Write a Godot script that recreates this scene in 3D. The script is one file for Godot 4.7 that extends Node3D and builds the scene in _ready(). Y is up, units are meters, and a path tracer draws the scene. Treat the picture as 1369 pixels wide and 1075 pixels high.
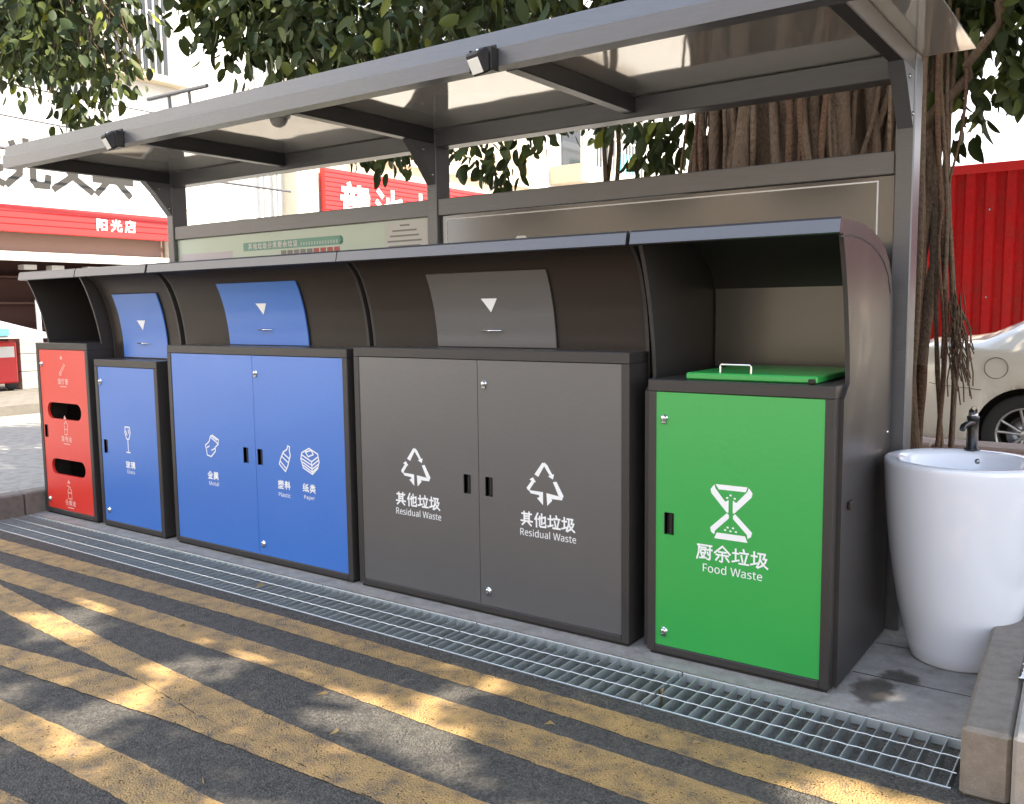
extends Node3D
# A row of waste-sorting cabinets under a grey steel shelter, beside a banyan tree.

var M = {}
var rng = RandomNumberGenerator.new()
var names_used = {}
var sun_run = Vector2.ZERO

# ------------------------------------------------------------------ helpers
func lin(r, g, b, a = 1.0):
	var c = Color(r, g, b).linear_to_srgb()
	c.a = a
	return c

func mat(r, g, b, rough = 0.6, metal = 0.0, extra = {}):
	var m = StandardMaterial3D.new()
	m.albedo_color = lin(r, g, b)
	m.roughness = rough
	m.metallic = metal
	for k in extra: m.set(k, extra[k])
	return m

func noise_image(size, freq, sd, octaves = 4, kind = FastNoiseLite.TYPE_SIMPLEX_SMOOTH):
	var n = FastNoiseLite.new()
	n.seed = sd
	n.noise_type = kind
	n.frequency = freq
	n.fractal_octaves = octaves
	var im = n.get_seamless_image(size, size)
	im.convert(Image.FORMAT_L8)
	return im

# one texture out of a fine and a coarse pattern: linear colour low..high by fine, tinted by coarse
func blend_texture(size, fine, coarse, low, high, stain, amount, alpha_cut = -1.0, seed2 = 5, chips = false):
	var a = noise_image(size, fine, 11 + seed2, 2 if chips else 3, FastNoiseLite.TYPE_CELLULAR if chips else FastNoiseLite.TYPE_SIMPLEX_SMOOTH)
	var b = noise_image(size, coarse, 23 + seed2, 5)
	var c = noise_image(size, coarse * 3.1, 31 + seed2, 4)
	var fa = a.get_data()
	var fb = b.get_data()
	var fc = c.get_data()
	var out = PackedByteArray()
	out.resize(size * size * 4)
	for i in size * size:
		var t = fa[i] / 255.0
		var s = clampf((fb[i] / 255.0 - 0.35) * 2.2, 0.0, 1.0) * amount
		var w = fc[i] / 255.0
		var col = low.lerp(high, clampf(t * 0.75 + w * 0.35 - 0.05, 0.0, 1.0)).lerp(stain, s * clampf(w * 1.6 - 0.2, 0.0, 1.0))
		col = col.linear_to_srgb()
		out[i * 4] = int(clampf(col.r, 0, 1) * 255)
		out[i * 4 + 1] = int(clampf(col.g, 0, 1) * 255)
		out[i * 4 + 2] = int(clampf(col.b, 0, 1) * 255)
		var al = 255
		if alpha_cut >= 0.0 and (t * 0.55 + w * 0.45) < alpha_cut: al = 0
		out[i * 4 + 3] = al
	return ImageTexture.create_from_image(Image.create_from_data(size, size, false, Image.FORMAT_RGBA8, out))

func normal_texture(size, freq, sd, bump, octaves = 3):
	var im = noise_image(size, freq, sd, octaves)
	im.convert(Image.FORMAT_RGBA8)
	im.bump_map_to_normal_map(bump)
	return ImageTexture.create_from_image(im)

func tri(m, scale, tex = null, ntex = null, nscale = 1.0):
	m.uv1_triplanar = true
	m.uv1_world_triplanar = true
	m.uv1_scale = Vector3.ONE * scale
	if tex: m.albedo_texture = tex
	if ntex:
		m.normal_enabled = true
		m.normal_texture = ntex
		m.normal_scale = nscale
	return m

func numbered(n):
	if not names_used.has(n):
		names_used[n] = 0
		return n
	names_used[n] += 1
	return "%s_%03d" % [n, names_used[n]]

func tag(o, label, category, group = ""):
	o.set_meta("label", label)
	o.set_meta("category", category)
	if group != "": o.set_meta("group", group)
	return o

func thing(called, label, category, at = Vector3.ZERO, turn = 0.0, group = ""):
	var o = Node3D.new()
	o.name = numbered(called)
	add_child(o)
	o.position = at
	o.rotation.y = turn
	return tag(o, label, category, group)

func part(parent, called, mesh, material, at = Vector3.ZERO, rot = Vector3.ZERO):
	var o = MeshInstance3D.new()
	o.name = numbered(called) if parent == self else called
	o.mesh = mesh
	o.material_override = material
	parent.add_child(o, true)
	o.position = at
	o.rotation = rot
	return o

func struct(called, mesh, material, at = Vector3.ZERO):
	var o = part(self, called, mesh, material, at)
	o.set_meta("kind", "structure")
	return o

func begin():
	var st = SurfaceTool.new()
	st.begin(Mesh.PRIMITIVE_TRIANGLES)
	st.set_smooth_group(-1)
	return st

func finish(st):
	st.generate_normals()
	return st.commit()

func tri3(st, a, b, c):
	st.add_vertex(a)
	st.add_vertex(b)
	st.add_vertex(c)

func quad(st, a, b, c, d):
	tri3(st, a, b, c)
	tri3(st, a, c, d)

# chamfered box centred on c
func add_box(st, c, s, bevel = 0.0):
	var h = s * 0.5
	var k = minf(bevel, minf(h.x, minf(h.y, h.z)) * 0.9)
	var v = func(sx, sy, sz, ax):
		var p = Vector3(sx * (h.x - (0.0 if ax == 0 else k)), sy * (h.y - (0.0 if ax == 1 else k)), sz * (h.z - (0.0 if ax == 2 else k)))
		return c + p
	for s1 in [-1, 1]:
		var fx = [v.call(s1, -1, -1, 0), v.call(s1, 1, -1, 0), v.call(s1, 1, 1, 0), v.call(s1, -1, 1, 0)]
		var fy = [v.call(-1, s1, -1, 1), v.call(-1, s1, 1, 1), v.call(1, s1, 1, 1), v.call(1, s1, -1, 1)]
		var fz = [v.call(-1, -1, s1, 2), v.call(1, -1, s1, 2), v.call(1, 1, s1, 2), v.call(-1, 1, s1, 2)]
		for f in [fx, fy, fz]:
			if s1 > 0: quad(st, f[3], f[2], f[1], f[0])
			else: quad(st, f[0], f[1], f[2], f[3])
	if k <= 0.0: return
	for a in [-1, 1]:
		for b in [-1, 1]:
			var f = a * b > 0
			var e1 = [v.call(a, b, -1, 0), v.call(a, b, 1, 0), v.call(a, b, 1, 1), v.call(a, b, -1, 1)]
			var e2 = [v.call(-1, a, b, 1), v.call(1, a, b, 1), v.call(1, a, b, 2), v.call(-1, a, b, 2)]
			var e3 = [v.call(a, -1, b, 2), v.call(a, 1, b, 2), v.call(a, 1, b, 0), v.call(a, -1, b, 0)]
			for e in [e1, e2, e3]:
				if f: quad(st, e[0], e[1], e[2], e[3])
				else: quad(st, e[3], e[2], e[1], e[0])
			for d in [-1, 1]:
				var t = [v.call(a, b, d, 0), v.call(a, b, d, 1), v.call(a, b, d, 2)]
				if a * b * d < 0: tri3(st, t[0], t[1], t[2])
				else: tri3(st, t[2], t[1], t[0])

var box_cache = {}
func box(x, y, z, bevel = 0.0):
	var key = "%.4f %.4f %.4f %.4f" % [x, y, z, bevel]
	if not box_cache.has(key):
		var st = begin()
		add_box(st, Vector3.ZERO, Vector3(x, y, z), bevel)
		box_cache[key] = finish(st)
	return box_cache[key]

# box given by its two corners
func slab(parent, called, a, b, material, bevel = 0.0):
	var s = (b - a).abs()
	return part(parent, called, box(s.x, s.y, s.z, bevel), material, (a + b) * 0.5)

# polygon given as (z, y), extruded along x from x0 to x1
func add_extrude(st, poly, x0, x1):
	var p = PackedVector2Array(poly)
	if Geometry2D.is_polygon_clockwise(p): p.reverse()
	var idx = Geometry2D.triangulate_polygon(p)
	for i in range(0, idx.size(), 3):
		var a = p[idx[i]]
		var b = p[idx[i + 1]]
		var c = p[idx[i + 2]]
		tri3(st, Vector3(x1, a.y, a.x), Vector3(x1, b.y, b.x), Vector3(x1, c.y, c.x))
		tri3(st, Vector3(x0, c.y, c.x), Vector3(x0, b.y, b.x), Vector3(x0, a.y, a.x))
	var grp = 1
	for i in p.size():
		var a = p[i]
		var b = p[(i + 1) % p.size()]
		var before = (a - p[i - 1]).normalized()
		if before.dot((b - a).normalized()) < 0.88: grp += 1
		st.set_smooth_group(grp)
		quad(st, Vector3(x0, a.y, a.x), Vector3(x0, b.y, b.x), Vector3(x1, b.y, b.x), Vector3(x1, a.y, a.x))
	st.set_smooth_group(-1)

func extrude(poly, x0, x1):
	var st = begin()
	add_extrude(st, poly, x0, x1)
	return finish(st)

# a sheet of a thickness that follows a (z, y) curve
func curved_sheet(curve, thick, x0, x1, side = 1.0):
	var back = []
	for i in curve.size():
		var d = (curve[mini(i + 1, curve.size() - 1)] - curve[maxi(i - 1, 0)]).normalized()
		back.append(curve[i] + Vector2(-d.y, d.x) * thick * side)
	back.reverse()
	return extrude(curve + back, x0, x1)

# profile of (radius, y)
func add_lathe(st, prof, segs, c = Vector3.ZERO):
	st.set_smooth_group(1)
	for i in prof.size() - 1:
		for k in segs:
			var a0 = TAU * k / segs
			var a1 = TAU * (k + 1) / segs
			var p = prof[i]
			var q = prof[i + 1]
			var v00 = c + Vector3(p.x * cos(a0), p.y, p.x * sin(a0))
			var v01 = c + Vector3(p.x * cos(a1), p.y, p.x * sin(a1))
			var v10 = c + Vector3(q.x * cos(a0), q.y, q.x * sin(a0))
			var v11 = c + Vector3(q.x * cos(a1), q.y, q.x * sin(a1))
			if p.x > 0.0001: tri3(st, v00, v01, v11) if q.x > 0.0001 else tri3(st, v00, v01, v10)
			if q.x > 0.0001: tri3(st, v00, v11, v10)
	st.set_smooth_group(-1)

func lathe(prof, segs = 32):
	var st = begin()
	add_lathe(st, prof, segs)
	return finish(st)

func add_tube(st, pts, radii, segs = 8, lump = 0.0):
	st.set_smooth_group(1)
	var rings = []
	var side = Vector3(1, 0.05, 0.02)
	for i in pts.size():
		var d = (pts[mini(i + 1, pts.size() - 1)] - pts[maxi(i - 1, 0)]).normalized()
		var u = (side - d * side.dot(d))
		if u.length() < 0.05: u = Vector3(0, 0.1, 1) - d * Vector3(0, 0.1, 1).dot(d)
		u = u.normalized()
		side = u
		var w = d.cross(u)
		var r = radii[i] if radii is Array else radii
		var ring = []
		for k in segs:
			var a = TAU * k / segs
			var rr = r * (1.0 + (rng.randf_range(-lump, lump) if lump > 0.0 else 0.0))
			ring.append(pts[i] + (u * cos(a) + w * sin(a)) * rr)
		rings.append(ring)
	for i in rings.size() - 1:
		for k in segs:
			var n = (k + 1) % segs
			quad(st, rings[i][k], rings[i + 1][k], rings[i + 1][n], rings[i][n])
	st.set_smooth_group(-1)
	for e in [0, rings.size() - 1]:
		for k in range(1, segs - 1):
			if e == 0: tri3(st, rings[e][0], rings[e][k], rings[e][k + 1])
			else: tri3(st, rings[e][0], rings[e][k + 1], rings[e][k])

func tube(pts, radii, segs = 8, lump = 0.0):
	var st = begin()
	add_tube(st, pts, radii, segs, lump)
	return finish(st)

# horizontal sheet with holes left between rectangles [x0, z0, x1, z1]
func sheet(rects, y = 0.0):
	var st = begin()
	for r in rects:
		quad(st, Vector3(r[0], y, r[1]), Vector3(r[2], y, r[1]), Vector3(r[2], y, r[3]), Vector3(r[0], y, r[3]))
	return finish(st)

func flat_polygon(pts, y):
	var st = begin()
	var p = PackedVector2Array()
	for i in pts.size():
		var q = pts[(i + 1) % pts.size()]
		var n = maxi(1, int(pts[i].distance_to(q) / 0.03))
		for k in n: p.append(pts[i].lerp(q, k / float(n)) + Vector2(rng.randf_range(-0.002, 0.002), rng.randf_range(-0.003, 0.003)))
	var idx = Geometry2D.triangulate_polygon(p)
	if idx.is_empty():
		p = PackedVector2Array(pts)
		idx = Geometry2D.triangulate_polygon(p)
	for i in range(0, idx.size(), 3):
		for k in 3:
			st.add_vertex(Vector3(p[idx[i + k]].x, y, p[idx[i + k]].y))
	return finish(st)

# ------------------------------------------------------------------ writing
var GL = {
	"其": "12,18 88,18;30,5 30,66;70,5 70,66;30,34 70,34;30,50 70,50;5,67 95,67;36,74 14,94;62,74 86,94",
	"他": "30,4 8,46;20,32 20,96;34,42 90,24 88,62 76,66;62,6 62,74;46,24 46,84 52,91 92,91 94,76",
	"垃": "4,32 38,32;21,8 21,76;2,82 40,70;66,5 70,18;46,26 94,26;54,40 62,76;86,38 74,84;42,88 97,88",
	"圾": "4,32 36,32;20,8 20,76;2,82 38,70;42,14 82,14 72,42 90,42 82,62 66,80 42,95;56,14 54,46 46,72 36,92;54,44 66,66 80,80 97,93",
	"厨": "8,12 94,12;16,12 15,56 4,94;24,26 58,26;28,38 54,38 54,58 28,58 28,38;32,66 37,80;50,64 46,78;22,88 60,84;62,36 96,36;84,20 84,84 80,93 68,90;68,50 74,66",
	"余": "50,4 4,46;50,4 96,46;28,38 72,38;14,56 86,56;50,38 50,90 46,95 36,92;28,66 12,88;72,66 90,88",
	"金": "50,4 4,44;50,4 96,44;30,40 70,40;16,58 84,58;50,40 50,90;30,68 36,82;72,66 64,82;8,92 92,92",
	"属": "16,10 86,10 86,26 16,26;16,10 16,50 5,94;78,32 30,36;30,44 84,44 84,58 30,58 30,44;56,34 56,80;24,68 24,96;24,68 90,68 90,92 82,96;40,82 72,78",
	"塑": "18,6 24,16;46,4 40,16;8,20 56,20;14,28 14,42 50,42 50,28;32,20 30,44 10,62;64,8 62,40 56,62;64,8 92,8 92,58 84,62;64,24 92,24;64,40 92,40;18,74 82,74;50,62 50,92;6,93 94,93",
	"料": "14,12 20,30;42,10 36,30;4,40 50,40;28,4 28,96;27,44 6,74;30,46 48,66;60,16 70,28;58,38 68,50;54,70 97,60;82,4 82,96",
	"纸": "28,4 8,32 26,32 6,60 36,54;4,86 38,76;86,8 52,20;52,20 52,88 66,78;52,46 94,46;70,16 74,60 84,86 96,90 96,76",
	"类": "26,6 34,20;74,5 64,20;10,28 90,28;50,4 50,52;48,30 14,52;52,30 86,52;8,66 92,66;50,54 44,72 10,95;52,68 90,95",
	"玻": "4,14 36,14;6,44 36,44;2,84 38,74;20,14 20,78;48,22 46,60 34,94;48,22 94,22 88,36;70,4 70,46;50,46 86,46 76,70 44,95;56,54 72,78 96,94",
	"璃": "4,14 34,14;6,44 34,44;2,84 36,74;19,14 19,78;66,2 68,10;42,14 96,14;56,20 80,36;78,20 56,36;46,20 46,42 90,42 90,20;42,54 42,96;42,54 94,54 94,92 86,94;66,44 56,78 80,74;76,64 82,82",
	"晨": "26,4 74,4 74,32 26,32 26,4;26,18 74,18;12,40 90,40;16,40 14,70 4,96;24,52 84,52;20,64 94,64;32,64 32,92 50,84;88,68 70,78;50,64 66,84 96,95",
	"光": "50,4 50,44;20,12 30,34;80,10 70,34;6,46 94,46;36,46 32,72 6,95;62,46 62,84 68,92 92,92 95,74",
	"文": "46,3 54,16;6,22 94,22;74,24 56,62 8,95;24,26 48,64 94,95",
	"具": "26,6 76,6 76,62 26,62 26,6;26,24 76,24;26,43 76,43;4,66 96,66;32,72 10,95;66,72 90,95",
	"阳": "10,8 10,96;10,10 34,10 22,38 36,56 32,68 18,70;48,14 48,90;48,14 90,14 90,90;48,50 90,50;48,86 90,86",
	"店": "48,2 54,10;14,14 94,14;16,14 14,60 4,94;56,18 56,54;56,36 90,36;32,56 84,56 84,92 32,92 32,56",
	"龍": "28,2 32,10;8,14 50,14;16,20 20,30;42,18 36,30;4,34 54,34;14,44 12,96;14,44 46,44 46,94;14,60 46,60;14,74 46,74;62,6 62,26 94,26;62,12 90,12;62,36 92,36 92,50 62,50;62,36 62,90 96,90 96,76;70,62 90,62;70,76 90,76",
	"池": "10,8 22,18;4,34 16,44;6,92 26,60;30,44 92,26 90,60 78,64;62,6 62,74;44,26 44,84 50,91 92,91 95,76",
	"小": "50,4 50,90 36,86;26,34 6,70;72,32 94,70",
	"废": "50,2 54,10;12,14 94,14;14,14 12,60 4,94;34,24 28,42 92,42;54,22 48,60 26,92;46,58 84,58 64,82 40,95;52,66 96,94",
	"灯": "22,4 20,60 4,94;8,24 12,44;38,22 28,40;24,60 36,78;42,14 96,14;70,14 70,90 58,92",
	"管": "24,4 8,24;18,12 44,12;66,4 54,24;60,12 92,12;50,24 50,32;10,46 10,34 92,34 92,46;28,46 28,96;28,46 76,46 76,64 28,64;28,76 80,76 80,94 28,94",
	"电": "18,20 82,20 82,64 18,64 18,20;18,42 82,42;50,4 50,84 56,92 92,92 94,78",
	"分": "36,6 28,26 4,50;62,4 72,26 97,48;22,48 76,48 72,86 56,92;44,48 36,76 10,95",
	"i_glass": "30,0 70,0 74,22 62,44 50,48 38,44 26,22 30,0;50,48 50,95;34,97 66,97;36,16 44,30;58,10 62,22",
	"i_can": "55,0 95,18 92,40 70,55 72,72 40,100 12,95 8,70 2,50 20,38 30,30 40,6 55,0;38,10 78,28 92,40;48,4 84,20;45,70 70,60;14,60 30,52",
	"i_bottle": "78,0 92,4 88,16 95,36 72,78 52,100 5,74 18,52 40,26 70,14 78,0;38,30 84,48;28,44 76,64;14,62 60,88",
	"i_paper": "48,2 92,20 98,50 90,75 62,100 16,80 4,46 10,22 48,2;10,30 60,52 94,30;8,44 62,66 94,44;14,58 62,80 92,60;18,70 62,92 88,72;30,18 60,8 70,24 44,34 30,18;60,52 62,98",
	"i_tube": "10,90 90,10;0,78 80,0;10,66 30,88",
	"i_cell": "30,100 66,100 78,20 62,12 62,0 46,0 44,12 30,18 30,100;34,60 70,60",
	"i_spray": "25,100 75,100 75,35 60,25 60,10 40,10 40,25 25,35 25,100;40,10 20,0;25,55 75,55"}

# strokes as flat ribbons in the x-y plane, each a hair in front of the last; text box w x h, origin at its lower left corner
func add_strokes(st, glyph, x, y, w, h, pen, z0 = 0.0):
	var z = z0
	for s in GL[glyph].split(";"):
		var pts = []
		for q in s.split(" "):
			var c = q.split(",")
			pts.append(Vector2(x + float(c[0]) / 100.0 * w, y + (1.0 - float(c[1]) / 100.0) * h))
		for i in pts.size() - 1:
			var d = (pts[i + 1] - pts[i]).normalized()
			var n = Vector2(-d.y, d.x) * pen * 0.5
			var a = pts[i] - d * pen * 0.42
			var b = pts[i + 1] + d * pen * 0.42
			z += 0.00006
			quad(st, Vector3(a.x + n.x, a.y + n.y, z), Vector3(b.x + n.x, b.y + n.y, z), Vector3(b.x - n.x, b.y - n.y, z), Vector3(a.x - n.x, a.y - n.y, z))

func writing(parent, text, at, size, pitch, pen, material, rot = Vector3.ZERO, wide = 1.0, called = "lettering"):
	var st = begin()
	for i in text.length():
		add_strokes(st, text[i], i * pitch, 0.0, size * wide, size, pen)
	return part(parent, called, finish(st), material, at, rot)

func icon(parent, glyph, at, w, h, pen, material):
	var st = begin()
	add_strokes(st, glyph, 0, 0, w, h, pen)
	return part(parent, "printed_icon", finish(st), material, at)

func polygons(parent, polys, at, w, h, material, called = "printed_icon"):
	var st = begin()
	var z = 0.0
	for poly in polys:
		var p = PackedVector2Array()
		for i in range(0, poly.size(), 2): p.append(Vector2(poly[i] / 100.0 * w, (1.0 - poly[i + 1] / 100.0) * h))
		z += 0.00006
		var idx = Geometry2D.triangulate_polygon(p)
		for i in range(0, idx.size(), 3):
			tri3(st, Vector3(p[idx[i]].x, p[idx[i]].y, z), Vector3(p[idx[i + 1]].x, p[idx[i + 1]].y, z), Vector3(p[idx[i + 2]].x, p[idx[i + 2]].y, z))
	return part(parent, called, finish(st), material, at)

var font
func latin(parent, text, at, width, height, material):
	var t = TextMesh.new()
	t.font = font
	t.text = text
	t.font_size = 64
	t.pixel_size = 0.01
	t.depth = 0.0
	t.curve_step = 1.0
	t.horizontal_alignment = HORIZONTAL_ALIGNMENT_LEFT
	t.vertical_alignment = VERTICAL_ALIGNMENT_BOTTOM
	var box_ = t.get_aabb()
	var o = part(parent, "lettering", t, material)
	var k = width / box_.size.x
	var ky = height / box_.size.y
	o.scale = Vector3(k, ky, 1.0)
	o.position = at - Vector3(box_.position.x * k, box_.position.y * ky, 0)
	return o

var RESIDUAL = [[44, 2, 52, 4, 33, 36, 23, 31], [49, 1, 57, 7, 69, 27, 74, 26, 71, 38, 58, 32, 63, 30, 47, 8], [2, 64, 15, 47, 10, 44, 19, 38, 27, 49, 23, 49, 10, 68, 12, 73, 4, 68], [10, 69, 45, 70, 45, 100, 29, 85, 35, 83, 35, 78, 12, 76], [54, 71, 96, 76, 94, 83, 67, 83, 69, 87, 56, 100], [71, 44, 80, 42, 98, 73, 96, 77, 85, 74]]
var HOURGLASS = [[12, 1, 88, 1, 84, 10, 20, 10], [0, 11, 9, 2, 12, 9, 36, 31, 44, 27, 44, 50, 40, 50, 2, 18], [100, 11, 91, 2, 88, 9, 62, 31, 54, 27, 54, 50, 58, 50, 98, 18], [40, 51, 45, 54, 45, 60, 12, 85, 10, 92, 2, 88, 0, 80], [60, 51, 55, 54, 55, 60, 88, 85, 90, 92, 98, 88, 100, 80], [16, 88, 84, 88, 90, 99, 10, 99], [46, 17, 51, 17, 51, 20, 46, 20], [38, 22, 43, 22, 43, 25, 38, 25], [56, 22, 61, 22, 61, 25, 56, 25], [40, 75, 45, 75, 45, 78, 40, 78], [53, 75, 58, 75, 58, 78, 53, 78], [34, 80, 39, 80, 39, 83, 34, 83], [47, 81, 52, 81, 52, 84, 47, 84], [60, 81, 65, 81, 65, 84, 60, 84]]

# ------------------------------------------------------------------ waste cabinets
var OUTER = [Vector2(0.03, 1.660), Vector2(-0.12, 1.672), Vector2(-0.25, 1.669), Vector2(-0.38, 1.654), Vector2(-0.49, 1.63), Vector2(-0.58, 1.597), Vector2(-0.65, 1.55), Vector2(-0.70, 1.48), Vector2(-0.73, 1.38), Vector2(-0.745, 1.24), Vector2(-0.75, 1.08)]
var COVE = [Vector2(0.0, 1.625), Vector2(-0.03, 1.607), Vector2(-0.06, 1.575), Vector2(-0.085, 1.54), Vector2(-0.108, 1.49), Vector2(-0.126, 1.437), Vector2(-0.142, 1.38), Vector2(-0.153, 1.319), Vector2(-0.162, 1.26), Vector2(-0.167, 1.2), Vector2(-0.169, 1.14), Vector2(-0.169, 1.06)]
var COVE_OPEN = [Vector2(0.02, 1.62), Vector2(0.006, 1.60), Vector2(-0.02, 1.54), Vector2(-0.045, 1.47), Vector2(-0.066, 1.40), Vector2(-0.085, 1.32), Vector2(-0.1, 1.24), Vector2(-0.11, 1.17), Vector2(-0.116, 1.10)]

func cove_z(y):
	for i in COVE.size() - 1:
		if y <= COVE[i].y and y >= COVE[i + 1].y:
			return cubic_interpolate(COVE[i].x, COVE[i + 1].x, COVE[maxi(i - 1, 0)].x, COVE[mini(i + 2, COVE.size() - 1)].x, (COVE[i].y - y) / (COVE[i].y - COVE[i + 1].y))
	return -0.169

func cove_between(y0, y1, off):
	var out = []
	for i in 25:
		var y = lerpf(y1, y0, i / 24.0)
		out.append(Vector2(cove_z(y) + off, y))
	return out

func lock(door, x, y):
	var st = begin()
	add_lathe(st, [Vector2(0.0, 0.012), Vector2(0.008, 0.012), Vector2(0.010, 0.010), Vector2(0.010, 0.003), Vector2(0.015, 0.002), Vector2(0.015, 0.0)], 14)
	add_box(st, Vector3(0, 0.013, 0), Vector3(0.003, 0.003, 0.010))
	part(door, "lock", finish(st), M.chrome, Vector3(x, y, -0.004), Vector3(PI / 2, 0, 0))
	st = begin()
	add_box(st, Vector3(0, -0.016, 0.004), Vector3(0.02, 0.012, 0.008), 0.002)
	part(door, "lock_cover", finish(st), M.chrome_dark, Vector3(x, y, -0.004))

# a door leaf x0..x1, y0..y1 with real cut-outs: handle slots and rounded deposit slots
func door_leaf(root, x0, x1, y0, y1, material, handle, slots = []):
	var c = CSGCombiner3D.new()
	c.name = "door"
	root.add_child(c, true)
	var b = CSGBox3D.new()
	b.size = Vector3(x1 - x0, y1 - y0, 0.018)
	b.position = Vector3((x0 + x1) / 2, (y0 + y1) / 2, -0.013)
	b.material = material
	c.add_child(b)
	var h = CSGBox3D.new()
	h.operation = CSGShape3D.OPERATION_SUBTRACTION
	h.size = Vector3(0.034, 0.088, 0.1)
	h.position = Vector3(handle.x, handle.y, -0.013)
	h.material = material
	c.add_child(h)
	for s in slots:
		var pg = CSGPolygon3D.new()
		var pts = PackedVector2Array()
		var r = s.size.y / 2
		for k in 13:
			var a = PI / 2 + PI * k / 12.0
			pts.append(Vector2(s.position.x + r + cos(a) * r, s.position.y + r + sin(a) * r))
		for k in 13:
			var a = -PI / 2 + PI * k / 12.0
			pts.append(Vector2(s.end.x - r + cos(a) * r, s.position.y + r + sin(a) * r))
		pg.polygon = pts
		pg.depth = 0.1
		pg.position.z = 0.04
		pg.operation = CSGShape3D.OPERATION_SUBTRACTION
		pg.material = material
		c.add_child(pg)
	# cup behind the handle slot
	var st = begin()
	add_box(st, Vector3(0, 0, -0.026), Vector3(0.05, 0.104, 0.004))
	add_box(st, Vector3(-0.019, 0, -0.014), Vector3(0.004, 0.086, 0.02))
	add_box(st, Vector3(0.019, 0, -0.014), Vector3(0.004, 0.086, 0.02))
	add_box(st, Vector3(0.006, 0, -0.016), Vector3(0.012, 0.084, 0.016), 0.003)
	part(c, "handle_cup", finish(st), M.black, Vector3(handle.x, handle.y, 0.001))
	return c

func cabinet(called, label, x0, x1, h, hx0, hx1, open, group):
	var root = thing(called, label, "waste cabinet", Vector3.ZERO, 0.0, group)
	var zb = -0.745 if open else -0.175
	# frame of the lower box
	var st = begin()
	var w = x1 - x0
	var fr = 0.035
	add_box(st, Vector3((x0 + x1) / 2, h - 0.0225, zb / 2), Vector3(w, 0.045, -zb), 0.003)
	for sx in [x0 + fr / 2, x1 - fr / 2]:
		add_box(st, Vector3(sx, (h - 0.045 + 0.014) / 2, -0.09), Vector3(fr, h - 0.045 - 0.014, 0.18), 0.003)
	add_box(st, Vector3((x0 + x1) / 2, 0.028, -0.09), Vector3(w - fr * 2, 0.028, 0.18), 0.002)
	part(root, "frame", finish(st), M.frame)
	# dark plinth
	slab(root, "plinth", Vector3(x0 + 0.01, 0.0, -0.012), Vector3(x1 - 0.01, 0.014, -0.17), M.black)
	# side walls
	var cove = COVE_OPEN if open else COVE
	var poly = []
	for p in OUTER: poly.append(p + Vector2(0, -0.006))
	poly.append(Vector2(-0.75, 0.012))
	var fz = -0.05 if open else -0.172
	poly.append(Vector2(fz, 0.012))
	poly.append(Vector2(fz, h - 0.05))
	var c2 = cove.duplicate()
	c2.reverse()
	if open and h > 1.15:
		c2 = c2.slice(1)
	for p in c2: poly.append(p)
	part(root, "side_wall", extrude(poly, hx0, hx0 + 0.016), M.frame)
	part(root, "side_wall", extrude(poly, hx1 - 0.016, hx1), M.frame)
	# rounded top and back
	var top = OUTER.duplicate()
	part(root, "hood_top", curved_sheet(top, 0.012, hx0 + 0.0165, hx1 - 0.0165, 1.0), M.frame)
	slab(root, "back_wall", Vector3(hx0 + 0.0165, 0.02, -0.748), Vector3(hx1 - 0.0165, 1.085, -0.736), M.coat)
	# front lip of the hood
	part(root, "hood_lip", extrude([Vector2(0.03, 1.612), Vector2(0.058, 1.612), Vector2(0.064, 1.616), Vector2(0.054, 1.660), Vector2(0.046, 1.668), Vector2(0.03, 1.669)], hx0 - 0.012, hx1 + (0.012 if hx1 < 0.3 else 0.002)), M.lip)
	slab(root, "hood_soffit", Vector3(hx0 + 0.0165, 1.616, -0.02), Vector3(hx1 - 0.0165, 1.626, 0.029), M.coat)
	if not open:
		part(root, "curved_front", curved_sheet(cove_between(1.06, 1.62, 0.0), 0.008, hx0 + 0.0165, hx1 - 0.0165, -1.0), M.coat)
	return root

func flap(root, x0, x1, y0, y1, material):
	var f = part(root, "flap", curved_sheet(cove_between(y0, y1, 0.012), 0.007, x0, x1, -1.0), material)
	var cx = (x0 + x1) / 2
	var st = begin()
	# downward triangle laid on the curve
	var ty = 1.425 if y0 > 1.15 else 1.335
	var tw = 0.045
	for i in 6:
		var a = i / 6.0
		var b = (i + 1) / 6.0
		var ya = ty - a * 0.062
		var yb = ty - b * 0.062
		var za = cove_z(ya) + 0.0135
		var zb = cove_z(yb) + 0.0135
		quad(st, Vector3(cx - tw * (1 - a), ya, za), Vector3(cx + tw * (1 - a), ya, za), Vector3(cx + tw * (1 - b), yb, zb), Vector3(cx - tw * (1 - b), yb, zb))
	part(f, "printed_icon", finish(st), M.print_white)
	var hy = ty - 0.145
	var hz = cove_z(hy) + 0.012
	part(f, "handle", tube([Vector3(cx - 0.05, hy, hz - 0.002), Vector3(cx - 0.05, hy, hz + 0.016), Vector3(cx + 0.05, hy, hz + 0.016), Vector3(cx + 0.05, hy, hz - 0.002)], 0.0042, 8), M.chrome)

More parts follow.
